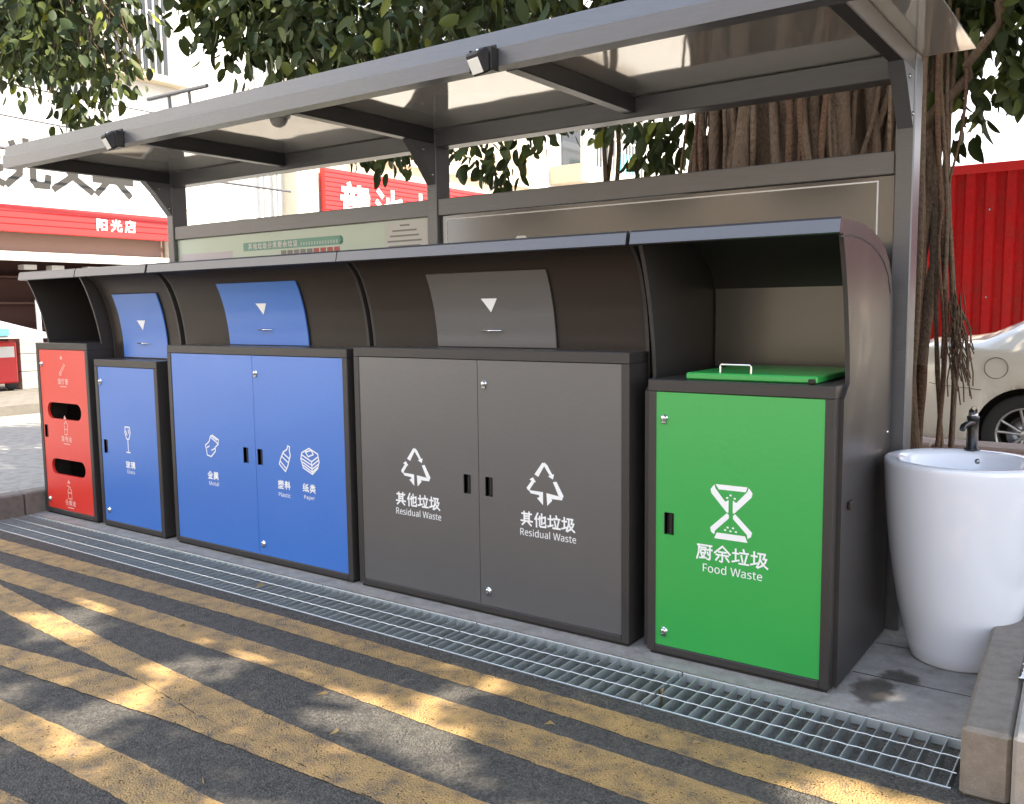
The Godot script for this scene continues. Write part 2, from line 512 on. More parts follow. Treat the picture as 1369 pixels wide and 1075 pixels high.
func build_cabinets():
	var g = "waste sorting cabinets in a row under the shelter"
	# --- red, hazardous waste
	var r = cabinet("waste_cabinet", "red fronted waste cabinet with two rounded slots and an open hood", -5.048, -4.394, 1.188, -5.085, -4.397, true, g)
	var d = door_leaf(r, -5.013, -4.43, 0.044, 1.141, M.red, Vector2(-4.978, 0.58), [Rect2(-4.945, 0.672, 0.43, 0.112), Rect2(-4.935, 0.288, 0.43, 0.108)])
	lock(d, -4.985, 1.045)
	lock(d, -4.985, 0.105)
	for q in [[1.05, "i_tube", "废灯管", 0.965], [0.60, "i_cell", "废电池", 0.575], [0.215, "i_spray", "分类池", 0.135]]:
		var yb = q[3]
		polygons(d, [[50, 0, 100, 100, 0, 100]], Vector3(-4.745, yb + (0.115 if yb > 0.9 else 0.1), -0.0035), 0.035, 0.026, M.print_pink)
		icon(d, q[1], Vector3(-4.765, yb - 0.005, -0.0035), 0.09, 0.09, 0.006, M.print_pink)
		writing(d, q[2], Vector3(-4.785, yb - 0.055, -0.0035), 0.04, 0.045, 0.005, M.print_pink)
		slab(d, "printed_line", Vector3(-4.76, yb - 0.072, -0.0038), Vector3(-4.68, yb - 0.066, -0.0032), M.print_pink)
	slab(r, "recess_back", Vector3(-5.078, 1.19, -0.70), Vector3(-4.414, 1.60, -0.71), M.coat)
	part(r, "hand_hole_disc", lathe([Vector2(0.0, 0.0), Vector2(0.035, 0.0), Vector2(0.038, -0.003), Vector2(0.045, -0.004)], 20), M.black, Vector3(-4.417, 1.32, -0.2), Vector3(0, 0, PI / 2)).scale = Vector3(1.7, 1, 1)  # black disc on the wall paints in the dark of a hole
	# --- narrow blue, glass
	r = cabinet("waste_cabinet", "narrow blue fronted cabinet printed with a wine glass, single door", -4.322, -3.634, 1.09, -4.363, -3.618, false, g)
	d = door_leaf(r, -4.287, -3.669, 0.044, 1.043, M.blue, Vector2(-4.24, 0.53))
	lock(d, -4.262, 0.95)
	lock(d, -4.240, 0.115)
	icon(d, "i_glass", Vector3(-4.045, 0.505, -0.0035), 0.12, 0.165, 0.008, M.print_white)
	writing(d, "玻璃", Vector3(-4.02, 0.408, -0.0035), 0.046, 0.054, 0.0062, M.print_white)
	latin(d, "Glass", Vector3(-4.012, 0.375, -0.0035), 0.085, 0.024, M.print_white)
	flap(r, -4.225, -3.745, 1.10, 1.50, M.blue)
	# --- wide blue, metal, plastic and paper
	r = cabinet("waste_cabinet", "wide blue fronted cabinet with two doors printed for metal, plastic and paper", -3.52, -2.02, 1.19, -3.572, -2.022, false, g)
	d = door_leaf(r, -3.485, -2.7515, 0.044, 1.143, M.blue, Vector2(-2.834, 0.59))
	icon(d, "i_can", Vector3(-3.196, 0.556, -0.0035), 0.13, 0.125, 0.007, M.print_white)
	writing(d, "金属", Vector3(-3.184, 0.424, -0.0035), 0.046, 0.053, 0.0062, M.print_white)
	latin(d, "Metal", Vector3(-3.174, 0.388, -0.0035), 0.088, 0.024, M.print_white)
	d = door_leaf(r, -2.7485, -2.055, 0.044, 1.143, M.blue, Vector2(-2.713, 0.59))
	lock(d, -2.724, 1.05)
	lock(d, -2.712, 0.11)
	icon(d, "i_bottle", Vector3(-2.561, 0.53, -0.0035), 0.1, 0.14, 0.007, M.print_white)
	icon(d, "i_paper", Vector3(-2.39, 0.535, -0.0035), 0.147, 0.137, 0.007, M.print_white)
	writing(d, "塑料", Vector3(-2.573, 0.432, -0.0035), 0.046, 0.053, 0.006, M.print_white)
	writing(d, "纸类", Vector3(-2.377, 0.434, -0.0035), 0.046, 0.053, 0.006, M.print_white)
	latin(d, "Plastic", Vector3(-2.57, 0.389, -0.0035), 0.095, 0.024, M.print_white)
	latin(d, "Paper", Vector3(-2.368, 0.392, -0.0035), 0.08, 0.026, M.print_white)
	flap(r, -3.128, -2.462, 1.195, 1.538, M.blue)
	# --- wide grey, residual waste
	r = cabinet("waste_cabinet", "wide dark grey cabinet with two doors printed Residual Waste", -1.973, -0.451, 1.2, -1.992, -0.446, false, g)
	d = door_leaf(r, -1.938, -1.2095, 0.044, 1.153, M.grey, Vector2(-1.275, 0.59))
	polygons(d, RESIDUAL, Vector3(-1.681, 0.548, -0.0035), 0.192, 0.184, M.print_white)
	writing(d, "其他垃圾", Vector3(-1.715, 0.445, -0.0035), 0.065, 0.0705, 0.0078, M.print_white)
	latin(d, "Residual Waste", Vector3(-1.715, 0.400, -0.0035), 0.282, 0.033, M.print_white)
	d = door_leaf(r, -1.2065, -0.486, 0.044, 1.153, M.grey, Vector2(-1.152, 0.59))
	lock(d, -1.172, 1.05)
	lock(d, -1.162, 0.115)
	polygons(d, RESIDUAL, Vector3(-0.952, 0.541, -0.0035), 0.196, 0.188, M.print_white)
	writing(d, "其他垃圾", Vector3(-0.982, 0.440, -0.0035), 0.065, 0.0705, 0.0078, M.print_white)
	latin(d, "Residual Waste", Vector3(-0.984, 0.396, -0.0035), 0.284, 0.033, M.print_white)
	flap(r, -1.557, -0.888, 1.205, 1.541, M.grey)
	# --- green, food waste
	r = cabinet("waste_cabinet", "green fronted food waste cabinet with a lidded top under an open hood", -0.368, 0.345, 1.098, -0.405, 0.36, true, g)
	d = door_leaf(r, -0.333, 0.31, 0.044, 1.051, M.green, Vector2(-0.277, 0.537))
	lock(d, -0.300, 0.951)
	lock(d, -0.296, 0.104)
	polygons(d, HOURGLASS, Vector3(-0.107, 0.504, -0.0035), 0.163, 0.212, M.print_white)
	writing(d, "厨余垃圾", Vector3(-0.162, 0.415, -0.0035), 0.066, 0.0715, 0.0068, M.print_white)
	latin(d, "Food Waste", Vector3(-0.135, 0.370, -0.0035), 0.232, 0.034, M.print_white)
	var lid = part(r, "lid", box(0.5, 0.026, 0.56, 0.005), M.green, Vector3(0.015, 1.1125, -0.335))
	part(lid, "handle", tube([Vector3(-0.128, 0.01, 0.235), Vector3(-0.128, 0.038, 0.235), Vector3(-0.124, 0.044, 0.235), Vector3(-0.012, 0.044, 0.235), Vector3(-0.008, 0.038, 0.235), Vector3(-0.008, 0.01, 0.235)], 0.005, 8), M.chrome)
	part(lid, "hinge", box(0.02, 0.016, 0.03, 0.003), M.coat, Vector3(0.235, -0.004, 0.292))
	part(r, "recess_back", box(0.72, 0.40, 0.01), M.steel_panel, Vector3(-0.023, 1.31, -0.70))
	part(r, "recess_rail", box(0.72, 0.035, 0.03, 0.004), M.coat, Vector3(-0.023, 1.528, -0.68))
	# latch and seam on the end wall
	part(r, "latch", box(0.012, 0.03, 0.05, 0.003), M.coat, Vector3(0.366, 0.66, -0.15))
	part(r, "rivet", lathe([Vector2(0.0, 0.004), Vector2(0.005, 0.003), Vector2(0.007, 0.0)], 10), M.chrome, Vector3(0.361, 0.86, -0.7), Vector3(0, 0, -PI / 2))
	var seam = []
	for p in OUTER: seam.append(p + Vector2(0.02, -0.055))
	part(r, "seam_strip", curved_sheet(seam.slice(0, 8), 0.006, 0.3603, 0.3618, 1.0), M.black)

# ------------------------------------------------------------------ shelter
func build_shelter():
	var r = thing("waste_shelter", "grey steel shelter with a flat glossy roof over the waste cabinets", "shelter")
	var beams = [-4.61, -3.37, -2.128, -0.87, 0.37]
	for x in [-4.61, -2.128, 0.37]:
		slab(r, "post", Vector3(x - 0.036, -0.02, -0.80), Vector3(x + 0.036, 2.36, -0.925), M.steel, 0.005)
		part(r, "bracket", extrude([Vector2(-0.798, 2.302), Vector2(-0.798, 2.08), Vector2(-0.74, 2.15), Vector2(-0.67, 2.235), Vector2(-0.60, 2.302)], x - 0.03, x + 0.03), M.steel)
		for q in [[2.13, -0.775], [2.26, -0.70]]:
			part(r, "bolt", lathe([Vector2(0, 0.006), Vector2(0.007, 0.006), Vector2(0.009, 0.003), Vector2(0.009, 0.0)], 8), M.chrome_dark, Vector3(x + 0.030, q[0], q[1]), Vector3(0, 0, -PI / 2))
	for x in beams:
		slab(r, "cross_beam", Vector3(x - 0.03, 2.303, -0.799), Vector3(x + 0.03, 2.379, 0.185), M.steel_dark, 0.004)
	part(r, "front_beam", extrude([Vector2(0.262, 2.305), Vector2(0.262, 2.372), Vector2(0.252, 2.376), Vector2(0.238, 2.444), Vector2(0.16, 2.444), Vector2(0.16, 2.388), Vector2(0.186, 2.386), Vector2(0.186, 2.305)], -4.78, 0.60), M.steel)
	slab(r, "back_beam", Vector3(-4.65, 2.282, -0.802), Vector3(0.404, 2.378, -0.905), M.steel, 0.004)
	var ends = [-4.778, -3.37, -2.128, -0.87, 0.37, 0.598]
	for i in 5:
		slab(r, "roof_panel", Vector3(ends[i] + 0.0015, 2.381, -0.93), Vector3(ends[i + 1] - 0.0015, 2.387, 0.158), M.ceiling)
	# rail and display boards at the back
	for s in [[-4.573, -2.165], [-2.091, 0.333]]:
		slab(r, "rail", Vector3(s[0], 1.905, -0.81), Vector3(s[1], 2.0, -0.89), M.steel, 0.004)
		slab(r, "lower_rail", Vector3(s[0], 0.72, -0.81), Vector3(s[1], 0.80, -0.89), M.steel, 0.004)
	var b = slab(r, "notice_board", Vector3(-4.572, 0.802, -0.83), Vector3(-2.167, 1.903, -0.85), M.poster)
	b.set_meta("label", "pale green notice board with a teal heading")
	var o = Vector3(-3.3695, 1.3525, -0.84)
	slab(b, "heading_band", Vector3(-3.83, 1.79, -0.8295) - o, Vector3(-2.90, 1.845, -0.8285) - o, M.teal)
	part(b, "heading_end", lathe([Vector2(0, 0.0006), Vector2(0.0275, 0.0006), Vector2(0.0275, 0)], 20), M.teal, Vector3(-2.90, 1.8175, -0.8293) - o, Vector3(PI / 2, 0, 0))
	writing(b, "其他垃圾分类厨余垃圾", Vector3(-3.78, 1.797, -0.828) - o, 0.042, 0.05, 0.005, M.print_white)
	for k in 14: slab(b, "printed_line", Vector3(-3.26 + k * 0.025, 1.80, -0.8285) - o, Vector3(-3.245 + k * 0.025, 1.822, -0.828) - o, M.teal_light)
	for k in 9: slab(b, "printed_word", Vector3(-3.45 + k * 0.062, 1.752, -0.8298) - o, Vector3(-3.40 + k * 0.062, 1.778, -0.829) - o, M.print_grey if k < 5 else M.print_red)
	slab(b, "printed_sheet", Vector3(-2.52, 1.72, -0.8299) - o, Vector3(-2.18, 1.897, -0.8294) - o, M.paper)
	for k in 5:
		var ww = [0.04, 0.1, 0.12, 0.14, 0.13][k]
		slab(b, "printed_line", Vector3(-2.36 - ww, 1.868 - k * 0.03, -0.8293) - o, Vector3(-2.36 + ww * 0.9, 1.878 - k * 0.03, -0.8288) - o, M.print_grey)
	slab(b, "printed_sheet", Vector3(-4.54, 1.74, -0.8299) - o, Vector3(-3.95, 1.80, -0.8294) - o, M.lilac)
	b = slab(r, "display_board", Vector3(-2.090, 0.802, -0.83), Vector3(0.332, 1.903, -0.85), M.board)
	b.set_meta("label", "dark glossy board with a thin white outline")
	o = Vector3(-0.879, 1.3525, -0.84)
	var st = begin()
	for e in [[-2.047, 1.881, 0.268, 1.887], [-2.047, 0.86, 0.268, 0.866], [-2.047, 0.8662, -2.041, 1.8808], [0.262, 0.8662, 0.268, 1.8808]]:
		add_box(st, Vector3((e[0] + e[2]) / 2, (e[1] + e[3]) / 2, -0.829) - o, Vector3(e[2] - e[0], e[3] - e[1], 0.002))
	part(b, "white_outline", finish(st), M.print_white)
	polygons(b, [[0, 100, 8, 35, 30, 5, 70, 5, 92, 35, 100, 100]], Vector3(-1.60, 1.66, -0.8285) - o, 0.13, 0.11, M.print_white, "pale_shape")  # white rounded shape laid on the board
	# things fixed on the shelter
	for q in [[-0.925, "small black floodlight clipped on the roof beam, square white face"], [-3.46, "small black floodlight at the far end of the roof beam, seen edge on"]]:
		var f = thing("floodlight", q[1], "floodlight", Vector3(q[0], 2.37, 0.268), 0.0, "floodlights on the roof beam")
		part(f, "bracket", box(0.09, 0.03, 0.012, 0.003), M.black, Vector3(0, -0.002, 0.002))
		for sx in [-0.05, 0.05]:
			part(f, "arm", box(0.006, 0.085, 0.05, 0.002), M.black, Vector3(sx, -0.045, 0.022))
		var body = part(f, "housing", box(0.084, 0.085, 0.06, 0.008), M.black, Vector3(0, -0.052, 0.045), Vector3(0.5, -0.25, 0))
		part(body, "lens", box(0.064, 0.058, 0.004, 0.001), M.lens, Vector3(0, -0.006, 0.0315))
		part(body, "screw", lathe([Vector2(0, 0.004), Vector2(0.005, 0.003), Vector2(0.006, 0)], 8), M.chrome, Vector3(0.01, 0.0425, 0.0))
	var dc = thing("dome_camera", "pale grey dome camera under the shelter roof", "camera", Vector3(-2.43, 2.379, 0.02))
	part(dc, "base", lathe([Vector2(0, 0.0), Vector2(0.06, 0.0), Vector2(0.06, -0.02), Vector2(0.052, -0.03), Vector2(0, -0.03)], 24), M.plastic)
	part(dc, "dome", lathe([Vector2(0.045, -0.03), Vector2(0.043, -0.045), Vector2(0.034, -0.062), Vector2(0.018, -0.072), Vector2(0.0, -0.075)], 24), M.smoke)
	var bar = thing("roof_bar", "thin grey bar on two short legs standing on the shelter roof", "bar", Vector3(-3.12, 2.411, 0.1))
	part(bar, "rail", tube([Vector3(-0.27, 0.15, 0.02), Vector3(0.26, 0.145, 0.02)], 0.011, 8), M.steel)
	for x in [-0.09, 0.09]: part(bar, "leg", tube([Vector3(x, 0.0, 0), Vector3(x, 0.145, 0.012)], 0.009, 8), M.steel)

# ------------------------------------------------------------------ drain and ground
func build_ground():
	struct("ground", sheet([[-260, -260, 260, 260]], -0.35), M.asphalt)
	struct("road", sheet([[-5.07, 0.445, 140, 4.2], [0.845, 0.09, 140, 0.445]], 0.0), M.asphalt)
	struct("bounce_carriageway", sheet([[-5.07, 4.2, 140, 140]], 0.0), M.concrete)  # unseen street beyond the stripes, made pale to bounce light onto the cabinets
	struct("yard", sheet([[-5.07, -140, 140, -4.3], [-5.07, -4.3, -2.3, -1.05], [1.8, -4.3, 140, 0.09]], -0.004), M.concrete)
	struct("pavement", sheet([[-5.07, -1.05, 0.3605, 0.092]], 0.0), M.concrete)
	var pad = begin()
	for q in [[0.36, -1.05, 0.86, -0.617], [0.36, -0.611, 0.86, -0.263], [0.36, -0.257, 0.86, 0.092]]:
		for v in [[0, 1], [2, 1], [2, 3], [0, 1], [2, 3], [0, 3]]:
			pad.set_uv(Vector2((q[v[0]] - 0.36) / 0.5, (q[v[1]] + 1.05) / 1.142))
			pad.add_vertex(Vector3(q[v[0]], 0.0, q[v[1]]))
	struct("basin_pad", finish(pad), M.stained)
	struct("pad_bed", sheet([[0.3605, -1.05, 0.86, 0.092]], -0.006), M.soil)
	struct("flower_bed", sheet([[-2.3, -4.3, 1.8, -1.05]], 0.03), M.soil)
	# drain channel below the grating
	var st = begin()
	quad(st, Vector3(-5.07, 0.0, 0.092), Vector3(0.845, 0.0, 0.092), Vector3(0.845, -0.14, 0.11), Vector3(-5.07, -0.14, 0.11))
	quad(st, Vector3(-5.07, -0.14, 0.11), Vector3(0.845, -0.14, 0.11), Vector3(0.845, -0.14, 0.43), Vector3(-5.07, -0.14, 0.43))
	quad(st, Vector3(-5.07, -0.14, 0.43), Vector3(0.845, -0.14, 0.43), Vector3(0.845, 0.0, 0.445), Vector3(-5.07, 0.0, 0.445))
	quad(st, Vector3(0.845, -0.14, 0.11), Vector3(0.845, 0.0, 0.092), Vector3(0.845, 0.0, 0.445), Vector3(0.845, -0.14, 0.43))
	quad(st, Vector3(-5.07, -0.14, 0.11), Vector3(-5.07, -0.14, 0.43), Vector3(-5.07, 0.0, 0.445), Vector3(-5.07, 0.0, 0.092))
	struct("drain_channel", finish(st), M.channel)
	var bar = box(0.004, 0.045, 0.318)
	var rodp = []
	for i in 60: rodp.append(Vector3(lerpf(-0.487, 0.487, i / 59.0), sin(i * 1.7) * 0.0008, cos(i * 1.7) * 0.0008))
	var rod = tube(rodp, 0.0027, 5)
	var edge = box(0.976, 0.032, 0.005, 0.001)
	var where = ["beside the granite block and the white basin", "in front of the green cabinet", "in front of the dark grey cabinet", "in front of the gap between grey and blue cabinets", "in front of the wide blue cabinet", "in front of the narrow blue and red cabinets"]
	for s in 6:
		var g = thing("drain_grating", "galvanised steel drain grating section " + where[s], "drain grating", Vector3(0.325 - s * 0.982, 0.0, 0.268), 0.0, "drain grating sections")
		for k in 20:
			part(g, "bearing_bar", bar, M.galv if (k * 7 + s * 3) % 5 > 1 else M.galv2, Vector3(-0.475 + k * 0.05, -0.0265, 0.0))
		for z in [-0.042, 0.062]: part(g, "rod", rod, M.galv_light, Vector3(0, -0.003, z + 0.0))
		for z in [-0.163, 0.163]: part(g, "edge_bar", edge, M.galv_light, Vector3(0, -0.017, z))
	# painted stripes
	struct("yellow_stripe", flat_polygon([Vector2(-5.05, 0.56), Vector2(-2.0, 0.53), Vector2(0.3, 0.545), Vector2(1.9, 0.52), Vector2(1.9, 0.69), Vector2(0.3, 0.70), Vector2(-0.5, 0.66), Vector2(-2.0, 0.648), Vector2(-5.05, 0.715)], 0.002), M.paint)
	struct("yellow_stripe", flat_polygon([Vector2(-5.05, 0.83), Vector2(-1.7, 0.808), Vector2(-0.4, 0.79), Vector2(1.9, 0.84), Vector2(1.9, 1.03), Vector2(0.06, 0.995), Vector2(-1.5, 0.955), Vector2(-5.05, 0.985)], 0.002), M.paint)
	struct("yellow_stripe", flat_polygon([Vector2(-5.05, 0.99), Vector2(-3.52, 1.02), Vector2(-2.25, 1.15), Vector2(-1.59, 1.196), Vector2(-0.87, 1.243), Vector2(1.9, 1.25), Vector2(1.9, 1.42), Vector2(-0.47, 1.411), Vector2(-1.4, 1.36), Vector2(-1.79, 1.31), Vector2(-3.12, 1.209), Vector2(-5.05, 1.13)], 0.002), M.paint)
	struct("yellow_stripe", flat_polygon([Vector2(-5.05, 1.72), Vector2(-2.66, 1.423), Vector2(-1.82, 1.312), Vector2(-1.41, 1.362), Vector2(-0.48, 1.414), Vector2(-1.41, 1.446), Vector2(-2.42, 1.533), Vector2(-5.05, 1.83)], 0.0035), M.paint)
	struct("yellow_stripe", flat_polygon([Vector2(-5.05, 1.86), Vector2(-2.09, 1.687), Vector2(-1.29, 1.661), Vector2(1.9, 1.69), Vector2(1.9, 1.85), Vector2(-1.2, 1.815), Vector2(-1.8, 1.823), Vector2(-5.05, 2.0)], 0.002), M.paint)
	struct("yellow_stripe", flat_polygon([Vector2(-5.05, 2.6), Vector2(-1.5, 1.99), Vector2(-0.7, 1.93), Vector2(1.9, 2.0), Vector2(1.9, 2.16), Vector2(-0.8, 2.10), Vector2(-1.4, 2.16), Vector2(-5.05, 2.78)], 0.002), M.paint)
	# far street on the left
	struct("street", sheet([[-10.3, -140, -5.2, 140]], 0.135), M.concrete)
	for k in 14:
		var kb = part(self, "kerb_stone", box(0.14, 0.32, 0.985, 0.012), M.kerb_dark, Vector3(-5.142, -0.005, 2.6 - k * 0.99))
		kb.set_meta("kind", "structure")
	slab(self, "sidewalk", Vector3(-10.3, 0.0, -60), Vector3(-14.05, 0.26, 60), M.concrete_pale).set_meta("kind", "structure")
	# granite block edging beside the basin
	var kt = thing("granite_block", "weathered grey granite block lying beside the white basin", "kerb", Vector3(0.868, 0.0, -0.25), 0.045)
	part(kt, "block", box(0.125, 0.205, 1.43, 0.012), M.granite, Vector3(0, 0.1025, 0.0))
	kt = thing("granite_block", "polished granite slab behind the weathered block, white bag on top", "kerb", Vector3(1.0345, 0.0, -0.22), 0.045)
	part(kt, "block", box(0.2, 0.215, 1.40, 0.010), M.granite_polished, Vector3(0, 0.1075, 0.0))
	# crumpled plastic bag
	var bag = begin()
	rng.seed = 77
	bag.set_smooth_group(1)
	var n = 14
	var grid = []
	for i in n:
		var row = []
		for j in n:
			var a = i / float(n - 1) * 2 - 1
			var b = j / float(n - 1) * 2 - 1
			var hgt = maxf(0.0, 1.0 - (a * a + b * b) * 0.8) * 0.045
			row.append(Vector3(a * 0.055 + rng.randf_range(-0.006, 0.006), hgt * rng.randf_range(0.45, 1.1) + 0.001, b * 0.07 + rng.randf_range(-0.006, 0.006)))
		grid.append(row)
	for i in n - 1:
		for j in n - 1: quad(bag, grid[i][j], grid[i + 1][j], grid[i + 1][j + 1], grid[i][j + 1])
	tag(part(self, "plastic_bag", finish(bag), M.bag, Vector3(0.99, 0.2155, -0.03)), "crumpled white plastic bag lying on polished granite slab", "bag")
	# low stone wall round the tree
	var pl = thing("planter_wall", "low stone wall round the banyan tree bed", "wall", Vector3(-0.25, 0, -2.7))
	for q in [[-1.5, -1.55, 1.2, "z"], [-0.3, -1.55, 1.2, "z"], [0.9, -1.55, 1.2, "z"], [2.0, -1.55, 1.0, "z"]]:
		part(pl, "stone", box(q[2] - 0.008, 0.46, 0.30, 0.014), M.stone_pink, Vector3(q[0], 0.21, -0.85))
	for q in [-2.2, 2.65]:
		for k in 3: part(pl, "stone", box(0.30, 0.46, 0.85, 0.014), M.stone_pink, Vector3(q, 0.21, -0.27 + k * 0.86))

func build_litter():
	var st = begin()
	var lf = leaf_mesh()
	rng.seed = 5
	var spots = [[-0.15, 0.30], [-2.4, 0.27], [-1.35, 0.93], [-1.15, 1.0], [-2.2, 0.86], [-0.9, 1.18], [-2.9, 1.05], [-0.35, 0.74], [-1.66, 1.34], [-0.2, 0.95], [-1.0, 1.62], [-3.4, 0.65], [0.1, 0.6], [-1.55, 1.3]]
	for s in spots:
		var o = part(self, "fallen_leaf", lf, M.dry_leaf, Vector3(s[0], 0.014, s[1]), Vector3(rng.randf_range(-0.2, 0.2), rng.randf() * TAU, rng.randf_range(-0.2, 0.2)))
		o.scale = Vector3.ONE * rng.randf_range(0.3, 0.5)
		tag(o, "small dry fallen leaf lying on the striped asphalt", "leaf", "fallen leaves on the asphalt")

# ------------------------------------------------------------------ basin
func build_basin():
	var b = thing("pedestal_basin", "white tapered ceramic pedestal basin with a black tap", "basin", Vector3(0.66, 0.0, -0.62))
	part(b, "body", lathe([Vector2(0.0, 0.001), Vector2(0.160, 0.001), Vector2(0.170, 0.012), Vector2(0.184, 0.06), Vector2(0.206, 0.14), Vector2(0.226, 0.23), Vector2(0.244, 0.33), Vector2(0.258, 0.43), Vector2(0.269, 0.53), Vector2(0.278, 0.63), Vector2(0.283, 0.71), Vector2(0.285, 0.765), Vector2(0.284, 0.778), Vector2(0.279, 0.785), Vector2(0.270, 0.787), Vector2(0.238, 0.785), Vector2(0.230, 0.780), Vector2(0.224, 0.765), Vector2(0.216, 0.73), Vector2(0.195, 0.69), Vector2(0.15, 0.655), Vector2(0.08, 0.64), Vector2(0.0, 0.636)], 72), M.ceramic)
	part(b, "overflow_hole", lathe([Vector2(0, 0.004), Vector2(0.007, 0.004), Vector2(0.009, 0.002), Vector2(0.011, 0.0)], 14), M.chrome_dark, Vector3(0.015, 0.745, -0.219), Vector3(PI / 2 - 0.2, 0, 0))
	part(b, "drain", lathe([Vector2(0, 0.006), Vector2(0.02, 0.006), Vector2(0.028, 0.002), Vector2(0.03, 0)], 18), M.chrome, Vector3(0, 0.637, 0))
	var f = Node3D.new()
	f.name = "tap"
	b.add_child(f)
	f.position = Vector3(-0.012, 0.785, -0.255)
	part(f, "tap_body", lathe([Vector2(0, 0), Vector2(0.030, 0), Vector2(0.030, 0.006), Vector2(0.0225, 0.010), Vector2(0.022, 0.125), Vector2(0.024, 0.130), Vector2(0.024, 0.138), Vector2(0.0, 0.139)], 24), M.tap)
	part(f, "spout", tube([Vector3(0, 0.112, 0.01), Vector3(-0.01, 0.112, 0.05), Vector3(-0.02, 0.106, 0.095), Vector3(-0.022, 0.094, 0.108)], [0.014, 0.013, 0.012, 0.011], 12), M.tap)
	part(f, "lever", tube([Vector3(0, 0.139, 0), Vector3(0, 0.158, 0.0), Vector3(0.008, 0.172, 0.03), Vector3(0.012, 0.178, 0.07)], [0.019, 0.017, 0.011, 0.007], 12), M.chrome_dark)

# ------------------------------------------------------------------ banyan
func leaf_mesh():
	# pointed oval folded along the midrib, unit length along -y from its stalk
	var st = begin()
	st.set_smooth_group(1)
	var w = [0.0, 0.17, 0.25, 0.255, 0.20, 0.10, 0.0]
	var y = [0.0, -0.12, -0.32, -0.52, -0.74, -0.90, -1.0]
	for i in 6:
		var c0 = Vector3(0, y[i], -0.10 * y[i] * y[i])
		var c1 = Vector3(0, y[i + 1], -0.10 * y[i + 1] * y[i + 1])
		for s in [-1.0, 1.0]:
			var a = c0 + Vector3(s * w[i], 0, w[i] * 0.28)
			var b = c1 + Vector3(s * w[i + 1], 0, w[i + 1] * 0.28)
			if s > 0:
				if w[i + 1] > 0: tri3(st, c0, b, c1)
				if w[i] > 0: tri3(st, c0, a, b)
			else:
				if w[i + 1] > 0: tri3(st, c0, c1, b)
				if w[i] > 0: tri3(st, c0, b, a)
	return finish(st)

var leaf_xf = []
var leaf_col = []
func spray(c, n, rad, droop = 0.7, size = 0.15):
	for i in n:
		var d = Vector3(rng.randfn(), rng.randfn() * 0.75, rng.randfn())
		d = d.normalized() * pow(rng.randf(), 0.45) * rad
		var tip = (Vector3(rng.randfn() * 0.55, -droop, rng.randfn() * 0.55) + d.normalized() * 0.5).normalized()
		var up = -tip
		var bend = rng.randf_range(0.7, 1.15)
		var x = up.cross(Vector3(rng.randfn(), rng.randfn() * 0.4, rng.randfn())).normalized()
		var z = x.cross(up).normalized()
		var s = size * rng.randf_range(0.5, 1.25)
		leaf_xf.append(Transform3D(Basis(x * s * bend, up * s, z * s * rng.randf_range(0.6, 2.0)), c + d))
		var t = rng.randf()
		if rng.randf() < 0.03: t = 1.7
		var k = rng.randf_range(0.6, 1.05)
		leaf_col.append(Color((0.038 + 0.055 * t * t) * k, (0.058 + 0.055 * t * t) * k, (0.016 + 0.008 * t) * k))

func leaves(parent, called):
	var mm = MultiMesh.new()
	mm.transform_format = MultiMesh.TRANSFORM_3D
	mm.use_colors = true
	mm.mesh = leaf_mesh()
	mm.instance_count = leaf_xf.size()
	for i in leaf_xf.size():
		mm.set_instance_transform(i, leaf_xf[i])
		mm.set_instance_color(i, leaf_col[i])
	var o = MultiMeshInstance3D.new()
	o.name = called
	o.multimesh = mm
	o.material_override = M.leaf
	parent.add_child(o, true)
	o.set_meta("kind", "stuff")
	leaf_xf = []
	leaf_col = []
	return o

func wavy(a, b, n, amp):
	var out = []
	var ph = rng.randf() * TAU
	var f = rng.randf_range(1.5, 4.0)
	for i in n:
		var t = i / float(n - 1)
		out.append(a.lerp(b, t) + Vector3(sin(ph + t * f * 2.0), 0.0, cos(ph * 1.7 + t * f * 2.6)) * amp * sin(t * PI * 0.9 + 0.2))
	return out

